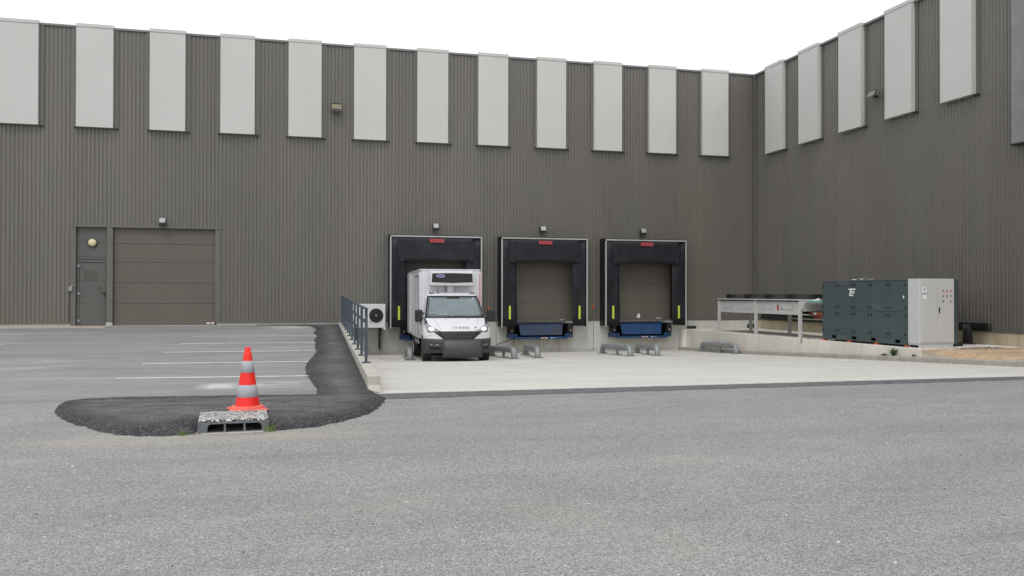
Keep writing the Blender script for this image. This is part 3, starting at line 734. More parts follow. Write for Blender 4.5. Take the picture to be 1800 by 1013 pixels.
for h in (.70, .47):
    mb = MB()
    for a, b in zip(posts, posts[1:]):
        A = Vector(rp(a, h)); Bv = Vector(rp(b, h)); mb.hexa([(A.x-.03, A.y, A.z-.03), (A.x-.022, A.y, A.z-.03), (Bv.x-.022, Bv.y, Bv.z-.03), (Bv.x-.03, Bv.y, Bv.z-.03), (A.x-.03, A.y, A.z+.03), (A.x-.022, A.y, A.z+.03), (Bv.x-.022, Bv.y, Bv.z+.03), (Bv.x-.03, Bv.y, Bv.z+.03)])
    mb.build('mid_rail', MRAIL, rl)

# ------------------------------------------------------------------ wall air-conditioning unit
t = thing('condenser_unit', 'white wall-mounted condenser unit with a black fan left of the docks', 'air conditioner', (2.94, -.15, .36))
MB().box(-.55, .55, -.6, 0, 0, .81).build('casing', MACW, t, bevel=.01)
fn = MB().lathe([(.0, -.605), (.235, -.605), (.24, -.62), (.225, -.635), (.0, -.64)], 32, (.235, 0, .42), 'Y').build('fan_grille', MBLK, t)
gw = MB()
for r in (.05, .09, .13, .17, .21): gw.lathe([(r, -.642), (r+.004, -.648), (r+.008, -.642)], 28, (.235, 0, .42), 'Y')
split(gw, 'grille_ring', MVINFR, fn)
MB().cyl((.235, -.64, .42), (.235, -.665, .42), .035).build('fan_hub', MGREY, fn)
MB().tube([(.235, -.655, .42), (.1, -.66, .3), (.02, -.65, .18)], .008, 6).build('grille_arm', MBLK, fn)
MB().box(.012, .015, -.603, -.6005, .03, .79).build('panel_seam', MGREY, t)
MB().prism([(.43, 0), (.55, 0), (.55, -.09)], -.6, -.59).build('bottom_flap', MACW, t)
for x in (-.4, .42):
    split(MB().box(x-.03, x+.03, -.04, .12, -.76, 0), 'bracket', MBLK, t)
    MB().hexa([(x-.02, -.5, -.04), (x+.02, -.5, -.04), (x+.02, .0, -.5), (x-.02, .0, -.5), (x-.02, -.5, -.002), (x+.02, -.5, -.002), (x+.02, .0, -.42), (x-.02, .0, -.42)]).build('brace', MBLK, t)

# ------------------------------------------------------------------ wheel guides
def guide(pts, label, mid=True, r=.092, h=.265):
    a, b = Vector((pts[0][0], pts[0][1], 0)), Vector((pts[1][0], pts[1][1], 0))
    t = thing('wheel_guide', label, 'wheel guide', (b.x, b.y, Yd(b.y)), 0, 'bent steel wheel guides')
    za, zb = Yd(a.y), Yd(b.y); d = (b-a).normalized(); path = []
    R = .19
    def arc(base, zg, sgn, rev):
        p = [base+Vector((0, 0, zg-.02))]
        top = zg+h
        for k in range(7):
            an = k/6*math.pi/2
            p.append(base+d*sgn*(R-R*math.cos(an))+Vector((0, 0, top-R+R*math.sin(an))))
        return p[::-1] if rev else p
    path = arc(a, za, 1, False)+arc(b, zb, -1, True)
    o = Vector(t.location)
    MB().tube([p-o for p in path], r, 16).build('pipe', MGALV, t, smooth=True)
    feet = [(a, za), (b, zb)]
    if mid:
        mm = a.lerp(b, .55); mz = Yd(mm.y)
        ztop = (za+h)+((zb+h)-(za+h))*.55
        MB().cyl(Vector((mm.x, mm.y, mz))-o, Vector((mm.x, mm.y, ztop))-o, .045).build('mid_leg', MGALV, t)
        feet.append((mm, mz))
    for p, z in feet:
        f = MB().box(-.15, .15, -.11, .11, 0, .015)
        ob = f.build('foot_plate', MGALV, t); ob.location = Vector((p.x, p.y, z))-o
        bb = MB()
        for sx in (-1, 1):
            for sy in (-1, 1): bb.cyl((sx*.125, sy*.08, .015), (sx*.125, sy*.08, .045), .014, n=6)
        tag(bb.build('bolts', MGREY, ob), kind='stuff')
guide([(4.02, -2.4), (3.66, -5.5)], 'bent steel wheel guide on the left of the truck, seen end-on')
guide([(6.7, -3.0), (6.68, -5.85)], 'bent steel wheel guide just right of the truck')
guide([(7.98, -2.49), (7.51, -5.5)], 'bent steel wheel guide left of the middle dock, short in view', False)
guide([(10.75, -2.4), (10.64, -5.15)], 'bent steel wheel guide right of the middle dock with paint scuffed white on top')
guide([(12.03, -2.4), (11.49, -5.3)], 'bent steel wheel guide left of the dock nearest the corner')
guide([(14.72, -1.95), (14.55, -4.75)], 'bent steel wheel guide beside the platform kerb, furthest right')

# ------------------------------------------------------------------ platform, kerb, clay bank
pl = MB().box(14.95, 17.999, -12.9, -.016, -.9, .205)
o = pl.build('loading_platform', MPLAT, None, bevel=.012); tag(o, kind='structure')
for i, y in enumerate((-3.1, -6.2, -9.3)):
    pass
mb = MB(); rows = []
for k in range(41):
    y = -.03-k*(19.2-.03)/40; z = Yd(y)+.12 if y > -19 else .27
    n = noise.noise((y*2, 0, 0))*.008
    rows.append([(14.72+n, y, z-.4), (14.72+n, y, z-.02), (14.74+n, y, z), (14.948, y, z), (14.948, y, z-.4)])
mb.grid(rows); o = mb.build('kerb', MKERB); tag(o, kind='structure')
o = MB().box(14.75, 14.949, -.30, -.02, -.6, .20).build('corner_block', MPLAT, None, bevel=.02)
tag(o, 'short concrete block where the platform meets the dock wall', 'concrete block')
mb = MB(); rows = []
for k in range(46):
    y = -12.4-k*.16; row = []
    for i in range(20):
        x = 14.95+i*(18.0-14.95)/19
        e = max(0, 1-(x-14.95)/.32)
        base = .205-.0*(k)+.01*noise.noise((x*2, y*2, 0))-.022*max(0, (-12.9-y))
        if x < 15.3: base -= e*.12*min(1, k/10)*(1+.6*noise.noise((y*3, 1, 0)))
        base = max(base, Yd(y)+.09+.05*(x-14.95))
        if k < 4: base = min(base, .2)
        row.append((x, y, base+.02*noise.noise((x*3, y*3, 5))*min(1, k/4)))
    rows.append(row)
o = mb.grid(rows).build('clay_ground', MDIRT, smooth=True); tag(o, kind='structure')

# ------------------------------------------------------------------ dry cooler on legs
t = thing('dry_cooler', 'long grey dry cooler on tall legs with black fans, on the concrete platform', 'cooling unit', (15.15, -2.45, .205))
LG = 1.13
legs = [(0, 0), (0, -2.5), (0, -5.05), (1.25, 0), (1.25, -2.5), (1.25, -5.05)]
for x, y in legs:
    MB().box(x-.04, x+.05, y-.045, y+.045, 0, LG).build('leg', MCOND, t, bevel=.005)
for a, b in ((-.05, -2.45), (-2.55, -5.0)):
    pn = MB().box(.005, .03, b, a, .69, 1.05).build('side_panel', MCOND, t, bevel=.004)
    for q in ((a-.35), (a-1.55)):
        split(MB().box(-.002, .004, q-.55, q, .83, .842).box(-.002, .004, q-.558, q-.55, .842, 1.0), 'cover_handle', MGREY, pn)
    MB().box(-.03, .04, b, a, 1.055, 1.085).build('top_rail', MCOND, t)
    MB().box(1.23, 1.255, b, a, .69, 1.1).build('rear_panel', MCOND, t)
MB().box(.05, 1.2, -5.1, .05, .72, .8).build('coil_block', MBLK, t)
MB().box(-.045, 1.3, -5.1, .05, 1.132, 1.165).build('fan_deck', MCOND, t, bevel=.005)
MB().box(-.045, -.02, -5.1, .05, 1.088, 1.105).build('deck_gap', MBLK, t)
split(MB().box(-.025, 1.28, -5.1, -5.06, .69, 1.13).box(-.025, 1.28, .0, .05, .69, 1.13), 'end_panel', MCOND, t, bevel=.004)
for i in range(4):
    y = -.5-i*1.3
    f = MB().lathe([(.5, 1.165), (.56, 1.168), (.58, 1.18), (.575, 1.315), (.555, 1.32), (.545, 1.3), (.54, 1.2), (.12, 1.2), (.1, 1.23), (.001, 1.235)], 28, (.65, y, 0)).build('fan_ring', MBLK, t)
    gr = MB()
    for k in range(8): an = k*math.pi/4; gr.cyl((.65, y, 1.31), (.65+.55*math.cos(an), y+.55*math.sin(an), 1.31), .008, n=5)
    for r in (.2, .35, .48): gr.lathe([(r, 1.305), (r+.006, 1.312), (r+.012, 1.305)], 24, (.65, y, 0))
    tag(gr.build('fan_guard', MBLK, f), kind='stuff')
MB().box(-.03, -.026, -3.87, -3.83, .85, 1.0).box(-.0, .004, -3.87, -3.80, .80, .97).build('red_logo_bar', MRED, t)
text_mesh('Friga', .07, .001, 'logo_text', MBLK, t, (.002, -3.97, .86), (math.pi/2, 0, -math.pi/2), align='LEFT')
MB().prism([(-5.06, 1.08), (-5.4, 1.08), (-5.06, .75)], -.03, -.01, 'X').build('gusset', MCOND, t)
# pipework between cooler and chiller
t = thing('pipe_manifold', 'red-oxide pipe manifold under a turquoise-edged tray between cooler and chiller', 'pipework', (15.5, -8.1, .205))
MB().box(-.2, .6, -.55, .5, 1.10, 1.115).build('tray', MGREY, t)
MB().box(-.22, -.2, -.55, .5, 1.085, 1.12).build('tray_edge', MTEALP, t)
split(MB().cyl((.0, -.6, .74), (.0, .55, .74), .06).cyl((.15, -.6, .64), (.15, .55, .64), .06), 'header_pipe', MPIPE, t, smooth=True)
split(MB().cyl((0.3, .35, .7), (.3, .35, 1.1), .02).cyl((.35, -.3, .7), (.35, -.3, 1.1), .018), 'drop_pipe', MALU, t, smooth=True)
split(MB().cyl((-.02, -.1, .78), (-.02, -.1, 1.1), .015).cyl((-.04, .2, .74), (-.04, .34, .74), .04), 'valve', MALU, t, smooth=True)
MB().grid([[(-.15, .05, 1.12), (-.1, .3, 1.125), (-.12, .45, 1.12)], [(0, .05, 1.15), (.05, .25, 1.2), (0, .45, 1.14)], [(.15, .05, 1.12), (.2, .3, 1.13), (.2, .45, 1.12)]]).build('plastic_wrap', MPAPER, t, solid=.004)
t = thing('ground_pipe', 'thin grey pipe lying on the platform edge beside the chiller', 'pipe', (14.97, -7.9, .225))
MB().tube([(-.04, 0, -.14), (-.04, 0, 0), (0, -.03, .01), (.1, -.75, .01)], .015, 8).build('pipe', MGALV, t, smooth=True)
MB().box(-.03, .0, -.35, -.31, -.02, .03).build('clip', MGREY, t)
# ------------------------------------------------------------------ chiller cabinet
cx, cy = 15.1, -12.26
t = thing('chiller_unit', 'big dark teal chiller cabinet with white logo on the platform', 'chiller', (cx, cy, .205))
Lc = 3.56
MB().box(.02, 1.52, 0, Lc, .05, 1.66).build('body', MTEAL, t, bevel=.008)
MB().box(0, 1.53, 0, Lc, 1.665, 1.69).build('roof', MTEAL, t, bevel=.005)
MB().box(0, .019, .005, Lc-.005, .05, .21).build('base_frame', MTEAL, t, bevel=.004)
cwd = Lc/5
for i in range(5):
    for j, (z0, z1) in enumerate(((.215, .87), (.878, 1.655))):
        a, b = i*cwd+.004, (i+1)*cwd-.004
        p = MB().box(-.002, .019, a, b, z0, z1).build('access_panel', MTEAL, t, bevel=.004)
        la = MB()
        for yy in (a+.055, b-.055):
            for zz in (z0+.09, z1-.09): la.box(-.016, -.003, yy-.013, yy+.013, zz-.035, zz+.035)
        split(la, 'latch', MBLK, p)
for yy in (.35, 1.3, 2.1, 3.0):
    MB().box(-.004, -.0005, yy-.09, yy+.09, .09, .17).build('lifting_slot', MDARK, t)
for yy in (.05, 1.2, 2.35, 3.5):
    MB().box(-.01, .12, yy-.05, yy+.05, 0, .045).build('rubber_foot', MORANGE, t, bevel=.008)
def dots(y, z):
    d_ = MB()
    for sy in (-1, 1):
        for a in (-.035, .035):
            for b in (-.03, .03): d_.box(-.008, -.0035, y+sy*.12+a-.013, y+sy*.12+a+.013, z+b-.01, z+b+.01)
    d_.box(-.008, -.0035, y-.02, y+.02, z-.004, z+.004).box(-.0085, -.003, y-.004, y+.004, z-.02, z+.02)
    tag(d_.build('stencil_mark', MGREY, t), kind='stuff')
dots(2.6, 1.63); dots(1.2, .98); dots(2.6, .13)
for yy in (.71, 1.42, 2.13, 2.85):
    split(MB().box(-.008, -.0035, yy-.012, yy+.012, .90, .915).box(-.008, -.0035, yy-.012, yy+.012, .82, .835), 'stencil_mark', MGREY, t)
# slanted logo: reading direction runs towards -y
lg = MB()
def sl(u0, u1, v0, v1):   # u to the right in view (=-y), v up, slanted
    f = lambda u, v: (2.2-.8*(u+.35*v), 1.37+.8*v)
    lg.prism([f(u0, v0), f(u1, v0), f(u1, v1), f(u0, v1)], -.009, -.0035, 'X')
sl(-.20, .17, .085, .125); sl(-.02, .17, .01, .04); sl(-.1, .12, -.125, -.09); sl(-.02, .15, -.045, -.015); sl(-.1, -.04, -.09, .085)
lg.build('logo', MWHT, t)
MB().prism([(.13+.025*math.cos(a), 1.25+.04*math.sin(a)) for a in [k*.5236 for k in range(12)]], -.008, -.0035, 'X').build('round_sticker', MWHT, t)
MB().box(.3, 1.7, .05, 3.4, .0, .05).build('skid', MBLK, t)
o = MB(); rows = []
for i in range(8):
    rows.append([(.1+i*.05, 1.9+j*.07, 1.70+.05*abs(noise.noise((i*.7, j*.6, 0)))+.015) for j in range(8)])
o.grid(rows); o = o.build('crumpled_sheet', MPAPER, None, solid=.005); o.location = (cx, cy, .205)
tag(o, 'crumpled white plastic lying on top of the teal chiller', 'plastic sheet')
t = thing('control_cabinet', 'light grey two-door control cabinet with indicator lights at the end of the chiller', 'control cabinet', (cx, -12.28, .205))
MB().box(0, 1.0, -.42, 0, .1, 1.70).build('body', MLGREY, t, bevel=.012)
MB().box(.01, .99, -.40, -.02, 0, .098).build('plinth', MLGREY, t, bevel=.004)
MB().box(-.004, .009, -.36, -.06, .02, .065).build('vent_slot', MDARK, t)
d1 = MB().box(.03, .497, -.438, -.421, .14, 1.67).build('cabinet_door', MLGREY, t, bevel=.006)
d2 = MB().box(.503, .985, -.438, -.421, .14, 1.67).build('cabinet_door', MLGREY, t, bevel=.006)
MB().box(.535, .56, -.465, -.439, .86, 1.0).build('handle', MBLK, d2, bevel=.008)
for r, z in enumerate((1.40, 1.28, 1.15)):
    for c_, x in enumerate((.66, .77, .88)):
        if r == 2 and c_ == 1: continue
        mt = [[MRED, MRED, MRED], [MGREEN, MRED, MGREEN], [MBLK, None, MRED]][r][c_]
        MB().cyl((x, -.438, z), (x, -.455, z), .018, n=12).build('indicator_light', mt, d2)
        MB().box(x-.022, x+.022, -.441, -.4385, z+.028, z+.048).build('tag_plate', MPALE, d2)
MB().box(.07, .18, -.442, -.4385, 1.35, 1.50).build('paper_label', MWHT, d1)
MB().prism([(.1, 1.41), (.125, 1.41), (.15, 1.48), (.125, 1.48)], -.4455, -.4425).build('blue_mark', MLOGO, d1)
MB().box(.07, .18, -.442, -.4385, 1.20, 1.31).build('paper_label', MWHT, d1)
MB().box(.07, .18, -.4445, -.4425, 1.325, 1.337).build('black_bar', MBLK, d1)
# cable tray and bundle on the right-hand wall
t = thing('cable_tray', 'long black cable tray fixed low along the right-hand wall', 'cable tray', (17.9, -6.0, .6))
MB().box(-.12, .1, -5.9, 5.2, .13, .145).box(-.12, -.105, -5.9, 5.2, .0, .13).box(-.12, .1, -5.9, 5.2, 0, .012).build('tray', MBLK, t)
cb = MB()
for i in range(4): cb.tube([(-.09+i*.045, -5.8+k*1.0, .16+.012*noise.noise((k*.9, i, 0))) for k in range(12)], .018, 6)
split(cb, 'cable', MCABLE, t)
MB().cyl((-.17, -2.3, .06), (-.17, 3.0, .06), .018).build('grey_conduit', MALU, t, smooth=True)
t = thing('cable_bundle', 'thick bundle of black cables dropping behind the control cabinet', 'cables', (17.72, -11.3, .205))
cb = MB()
for i in range(12):
    a = (i % 4)*.055-.1; b = (i//4)*.05
    cb.tube([(b+.05, a+.12, .52), (b+.0, a+.05, .50), (b-.03, a+.01, .40), (b-.03, a, .25), (b-.04+.02*math.sin(i), a+.01*math.cos(i*2), 0.01)], .022, 7)
split(cb, 'cable', MCABLE, t, smooth=True)
cb = MB()
for i in range(6): cb.tube([(-.1-.2*k, -.1-.06*i+.05*math.sin(k+i), .03+.01*math.sin(k*2+i)) for k in range(7)], .015, 6)
split(cb, 'loose_cable', MCABLE, t, smooth=True)
rows = [[(16.0+.12*i, -12.75-.05*j+.02*noise.noise((i, j, 0)), .225+.02*noise.noise((i*.8, j*.8, 3))) for j in range(6)] for i in range(12)]
o = MB().grid(rows).build('plastic_sheet', MPAPER, None, solid=.004)
tag(o, 'flat white plastic sheet on the ground in front of the grey cabinet', 'plastic sheet')

# ------------------------------------------------------------------ weed and grass
def leafy(name, label, cat, loc, hgt, n, wid, mat, upright=False):
    t = thing(name, label, cat, loc)
    st = MB(); lf = MB()
    for i in range(n):
        an = random.uniform(0, 6.28); sp = random.uniform(.1, 1)*wid; hh = hgt*random.uniform(.45, 1)
        tip = Vector((math.cos(an)*sp, math.sin(an)*sp, hh*(1-.35*sp/wid)))
        st.tube([(0, 0, -.01), tuple(tip*.5+Vector((0, 0, hh*.12))), tuple(tip)], .003, 4)
        for k in range(9):
            f = .25+.75*k/8; c = tip*f+Vector((0, 0, hh*.1*(1-f)))
            la = random.uniform(0, 6.28); L = random.uniform(.025, .055); dv = Vector((math.cos(la), math.sin(la), random.uniform(-.1, .7))).normalized()
            sdv = dv.cross(Vector((0, 0, 1))).normalized()*L*.32
            lf.add([c, c+dv*L*.5+sdv, c+dv*L, c+dv*L*.5-sdv], [(0, 1, 2, 3)])
    tag(st.build('stems', mat, t), kind='stuff'); tag(lf.build('leaves', mat, t), kind='stuff')
    return t
leafy('weed', 'leafy green weed growing at the kerb below the chiller', 'weed', (14.86, -12.05, Yd(-12.05)+.10), .27, 34, .16, MLEAF)
tt = leafy('weed', 'small trailing green weed beside the larger weed at the kerb', 'weed', (14.83, -11.72, Yd(-11.7)+.11), .08, 12, .12, MLEAF)
leafy('weed', 'tiny dry weed at the end of the platform by the clay', 'weed', (14.88, -12.75, Yd(-12.75)+.11), .08, 8, .06, MGRASS)
def grass(x, y, z, n, h, label):
    b = MB()
    for i in range(n):
        an = random.uniform(0, 6.28); r = random.uniform(0, .05); bx, by = r*math.cos(an)*1.3, r*math.sin(an)*.6
        l = random.uniform(.5, 1)*h; dx, dy = random.uniform(-.6, .6)*l, random.uniform(-.4, .2)*l; wv = .0025
        b.add([(bx-wv, by, 0), (bx+wv, by, 0), (bx+dx*.4+wv*.7, by+dy*.4, l*.6), (bx+dx*.4-wv*.7, by+dy*.4, l*.6), (bx+dx, by+dy, l)], [(0, 1, 2, 3), (3, 2, 4)])
    o = b.build('grass_tuft', MGRASS, None, loc=(x, y, z)); tag(o, label, 'grass tuft', 'grass tufts by the drain')
grass(-.1, -21.69, G(-21.7)-.0, 40, .10, 'bright green grass tuft at the right end of the drain inlet')
grass(-.93, -21.76, G(-21.7)-.0, 26, .075, 'small grass tuft at the patch edge left of the drain inlet')

# ------------------------------------------------------------------ drain inlet
gz = G(-21.65)
t = thing('drain_inlet', 'grey cast kerb drain inlet with three dark openings and a flaked white top', 'drain', (-.445, -21.65, gz))
t.rotation_euler = (0, 0, math.radians(3))
hw = .345
body = MB()
# front frame: sill, end blocks, two dividers; outer corners of the openings chamfered
body.prism([(-hw, 0), (-.252, 0), (-.252, .06), (-.235, .083), (-.21, .087), (-.21, .107), (-hw, .107)], 0, .05)
body.prism([(hw, 0), (.272, 0), (.272, .06), (.255, .083), (.23, .087), (.23, .107), (hw, .107)], 0, .05)
body.prism([(-.10, 0), (-.072, 0), (-.078, .087), (-.094, .087)], 0, .12)
body.prism([(.09, 0), (.118, 0), (.112, .087), (.096, .087)], 0, .12)
body.box(-.21, .23, .0, .05, .087, .107).box(-hw, -hw+.03, .05, .66, 0, .107).box(hw-.03, hw, .05, .66, 0, .107).box(-hw, hw, .66, .69, 0, .107)
body.build('frame', MIRON, t, bevel=.004)
MB().box(-hw+.03, hw-.03, .45, .66, -.05, .10).box(-hw+.03, hw-.03, .06, .45, -.06, -.01).build('chamber', MDARK, t)
split(MB().box(-hw+.005, hw-.005, .012, .69, .108, .13), 'cover_plate', MCHECK, t, bevel=.004)
lip = MB(); rows = []
for i in range(17):
    x = -.31+.64*i/16; e = .055*math.sin(math.pi*i/16)
    rows.append([(x, .02, .004), (x, -.02-e*.6, .004), (x, -.035-e*.6, -.004)])
lip.grid(rows).build('apron', MPLINL, t)
# ------------------------------------------------------------------ traffic cone
t = thing('traffic_cone', 'red-orange traffic cone with two grey reflective bands on the fresh asphalt', 'traffic cone', (-.345, -20.72, G(-20.72)+.083), math.radians(12))
R0, R1, ZB, ZT = .135, .032, .035, .70
rad = lambda z: R0+(R1-R0)*(z-ZB)/(ZT-ZB)
MB().box(-.195, .195, -.195, .195, 0, .03).build('base', MCONEB, t, bevel=.02)
MB().lathe([(.178, .03), (.176, .05), (.166, .058), (.137, .06)], 36).build('base_collar', MCONEB, t, smooth=True)
MB().lathe([(rad(ZB), ZB), (rad(.3), .3), (rad(.6), .6), (rad(.655), .655), (rad(.66)-.006, .66), (rad(.67)-.004, .695), (rad(.70)-.006, .705), (0.001, .705)], 40).build('body', MCONE, t, smooth=False)
for z0, z1 in ((.155, .29), (.425, .555)):
    MB().lathe([(rad(z0)+.0015, z0), (rad(z0)+.003, z0+.001), (rad(z1)+.003, z1-.001), (rad(z1)+.0015, z1)], 40).build('reflective_band', MREFL, t, smooth=False)
for o in t.children:
    if o.name.startswith('body') or o.name.startswith('reflective'):
        o.data.polygons.foreach_set('use_smooth', [abs(p.normal.z) < .6 for p in o.data.polygons])

# ------------------------------------------------------------------ refrigerated truck
TR = thing('refrigerated_truck', 'white refrigerated box truck parked nose-out at the left dock', 'truck', (4.80, -6.95, -.385), -.068)
RZ = [(.30, .00, .93, .28), (.62, -.0, .935, .28), (.80, .03, .935, .26), (.905, .07, .925, .24), (.935, .12, .92, .22), (1.05, .32, .905, .20), (1.18, .58, .885, .18), (1.275, .77, .865, .17), (1.55, 1.07, .80, .14), (1.82, 1.36, .74, .12), (1.90, 1.50, .71, .10), (1.945, 1.72, .66, .08), (1.955, 1.95, .62, .05)]
def ringp(z):
    zs_ = [r[0] for r in RZ]
    return [float(np.interp(z, zs_, [r[k] for r in RZ])) for k in (1, 2, 3)]
def Fy(x, z):
    yf, hw_, c = ringp(z); u = min(1, abs(x)/hw_); return yf+c*u**3.2
def ring(z, back=2.02, n=18):
    yf, hw_, c = ringp(z); P = []
    P.append((-hw_, back, z)); P.append((-hw_, (back+yf+c)/2, z))
    for i in range(n+1):
        u = -1+2*i/n; u = math.copysign(abs(u)**.8, u); P.append((u*hw_, yf+c*abs(u)**3.2, z))
    P.append((hw_, (back+yf+c)/2, z)); P.append((hw_, back, z))
    return P
zl = [.6, .66, .8, .87, .905, .92, .935, .99, 1.05, 1.115, 1.18, 1.23, 1.275, 1.4, 1.55, 1.7, 1.82, 1.86, 1.90, 1.925, 1.945, 1.955]
cabm = MB().grid([ring(z) for z in zl]); k = len(ring(1)); top = ring(1.955)
cabm.add(top, [tuple(range(len(top)))])
cab = cabm.build('cab', MTRUCK, TR, smooth=True)
bm = bmesh.new(); bm.from_mesh(cab.data); bmesh.ops.remove_doubles(bm, verts=bm.verts, dist=.0005); bmesh.ops.recalc_face_normals(bm, faces=bm.faces); bm.to_mesh(cab.data); bm.free()
def fpatch(pts, off, name, mat, par, nx=10, nz=6, smooth=True, solid=.004):
    """curved patch on the cab front: pts = (x,z) corners bl, br, tr, tl"""
    bl, br, tr, tl = [Vector(p) for p in pts]; rows = []
    for j in range(nz+1):
        a = bl.lerp(tl, j/nz); b = br.lerp(tr, j/nz)
        rows.append([((a.lerp(b, i/nx)).x, Fy(a.lerp(b, i/nx).x, a.lerp(b, i/nx).y)-off, a.lerp(b, i/nx).y) for i in range(nx+1)])
    return MB().grid(rows).build(name, mat, par, smooth=smooth, solid=solid)
fpatch([(-.865, 1.215), (.865, 1.215), (.735, 1.845), (-.735, 1.845)], .012, 'windscreen_surround', MBLK, cab, 20, 8)
ws = fpatch([(-.80, 1.265), (.80, 1.265), (.685, 1.80), (-.685, 1.80)], .022, 'windscreen', MGLASS, TR, 20, 8)
fpatch([(-.19, 1.765), (.19, 1.765), (.17, 1.80), (-.17, 1.80)], .0265, 'sensor_shade', MBLK, ws, 4, 1)
fpatch([(-.66, 1.275), (-.42, 1.275), (-.42, 1.305), (-.66, 1.305)], .0265, 'paper_slip', MWHT, ws, 3, 1)
fpatch([(.57, 1.755), (.6, 1.755), (.6, 1.78), (.57, 1.78)], .0265, 'sticker', MWHT, ws, 1, 1)
def fline(pts, off, r, name, mat, par):
    L = []
    for a, b in zip(pts, pts[1:]):
        for k in range(6):
            x = a[0]+(b[0]-a[0])*k/6; z = a[1]+(b[1]-a[1])*k/6; L.append((x, Fy(x, z)-off, z))
    x, z = pts[-1]; L.append((x, Fy(x, z)-off, z))
    return MB().tube(L, r, 6).build(name, mat, par, smooth=True)
fline([(.0, 1.235), (-.3, 1.29), (-.78, 1.31)], .035, .009, 'wiper', MBLK, TR)
fline([(.62, 1.23), (.3, 1.27), (-.02, 1.27)], .035, .009, 'wiper', MBLK, TR)
fline([(-.80, 1.31), (-.695, 1.80)], .026, .005, 'pillar_edge', MGREY, cab)
fline([(.80, 1.31), (.695, 1.80)], .026, .005, 'pillar_edge', MGREY, cab)
# hood shut line and letters
fline([(-.86, 1.14), (-.80, 1.0), (-.52, .86)], .003, .004, 'hood_seam', MGREY, cab)
fline([(.86, 1.14), (.80, 1.0), (.52, .86)], .003, .004, 'hood_seam', MGREY, cab)
for i, ch in enumerate('IVECO'):
    x = -.14+[0, .085, .19, .29, .40][i]
    text_mesh(ch, .105, .004, 'badge_letter', MCHROME, TR, (x, Fy(x, .955)-.02, .96), (math.radians(35), 0, 0), 1.15, bold=.002)
bd = MB()
for u, v in ((0, 0), (.03, 0), (-.03, 0), (0, .018), (0, -.018)): bd.box(.50+u-.014, .50+u+.014, Fy(.5, .955)-.03, Fy(.5, .955)-.022, .965+v-.008, .965+v+.008)
tag(bd.build('badge_emblem', MGREY, TR), kind='stuff')
# grille: dark V shape with bars
gp = [(-.66, .905), (-.50, .70), (-.40, .645), (.40, .645), (.50, .70), (.66, .905)]
fpatch([(-.42, .645), (.42, .645), (.62, .86), (-.62, .86)], .012, 'grille', MBLK, TR, 14, 4)
gr = TR.children[-1]
gr = [c for c in TR.children if c.name.startswith('grille')][0]
for z, hwid in ((.665, .40), (.71, .44), (.755, .49), (.80, .53), (.84, .57)):
    fpatch([(-hwid, z-.010), (hwid, z-.010), (hwid+.012, z+.010), (-hwid-.012, z+.010)], .03, 'grille_bar', MGREY2, gr, 14, 1, solid=.01)
for s in (-1, 1):
    # arms of the grille reaching the headlights
    pts = [(s*.42, .65), (s*.62, .80), (s*.74, .90), (s*.58, .865)]
    if s < 0: pts = [pts[0], pts[1], pts[2], pts[3]]
    fpatch([pts[0], pts[1], pts[2], pts[3]], .015, 'grille_arm', MBLK, gr, 4, 4)
    hl = fpatch([(s*.47, .858), (s*.84, .83), (s*.925, 1.10), (s*.70, .985)], .018, 'headlight', MHL, TR, 6, 4)
    fpatch([(s*.90, 1.03), (s*.80, 1.03), (s*.858, 1.24), (s*.885, 1.22)], .014, 'headlight_tail', MBLK, hl, 3, 4)
    zc, xc_ = .925, s*.74
    lr = []
    for j in range(7):
        rr_ = j/6; lr.append([(xc_+.075*rr_*math.cos(a*math.pi/10), 0, zc+.05*rr_*math.sin(a*math.pi/10)) for a in range(21)])
    lr = [[(x, Fy(x, z)-.026, z) for x, y, z in q] for q in lr]
    MB().grid(lr).build('lit_lamp', MLIT, hl, smooth=True)
    # mirrors
    mx = 1.08 if s > 0 else -1.02
    mi = MB().box(mx-.105, mx+.105, 1.0, 1.16, 1.10, 1.45).build('mirror', MBLK, TR, bevel=.04)
    split(MB().box(min(s*.86, s*1.0), max(s*.86, s*1.0), 1.05, 1.12, 1.18, 1.22).box(min(s*.84, s*1.0), max(s*.84, s*1.0), 1.05, 1.12, 1.32, 1.36), 'mirror_arm', MBLK, mi)
    # roof marker
    ml = MB().lathe([(.07, 0), (.07, .03), (.05, .06), (.001, .07)], 16, (s*.60, 1.62, 1.91)).build('roof_marker_light', MBLK, TR, smooth=True)
    MB().box(s*.60-.05, s*.60+.05, 1.545, 1.56, 1.925, 1.965).build('marker_lens', MLENS, ml, bevel=.006)
    # cab side: window, door seam, handle, arch
    X = lambda z, e=0: s*(ringp(z)[1]+e)
    MB().grid([[(X(1.30, .006), .98, 1.30), (X(1.30, .006), 1.78, 1.30)], [(X(1.55, .006), 1.22, 1.55), (X(1.55, .006), 1.78, 1.55)], [(X(1.78, .006), 1.45, 1.78), (X(1.78, .006), 1.78, 1.78)]]).build('side_window', MGLASS, TR, solid=.004)
    MB().grid([[(X(z, .004), y-.004, z), (X(z, .004), y+.008, z)] for z, y in ((.62, 1.0), (.9, .95), (1.28, .92))]).build('door_seam', MGREY, TR)
    MB().grid([[(X(z, .004), 1.86, z), (X(z, .004), 1.87, z)] for z in (.62, .9, 1.28, 1.8)]).build('door_seam', MGREY, TR)
    MB().box(min(X(1.0), X(1.0, .02)), max(X(1.0), X(1.0, .02)), 1.62, 1.78, .98, 1.13).build('door_handle', MBLK, TR, bevel=.006)
    MB().cyl((s*.70, .80, .36), (s*.945, .80, .36), .385, n=28).build('wheel_arch', MBLK, TR)
for x in (-.30, .34):
    MB().box(x-.02, x+.02, Fy(x, 1.19)-.01, Fy(x, 1.19)+.0, 1.18, 1.195).build('washer_jet', MBLK, TR)
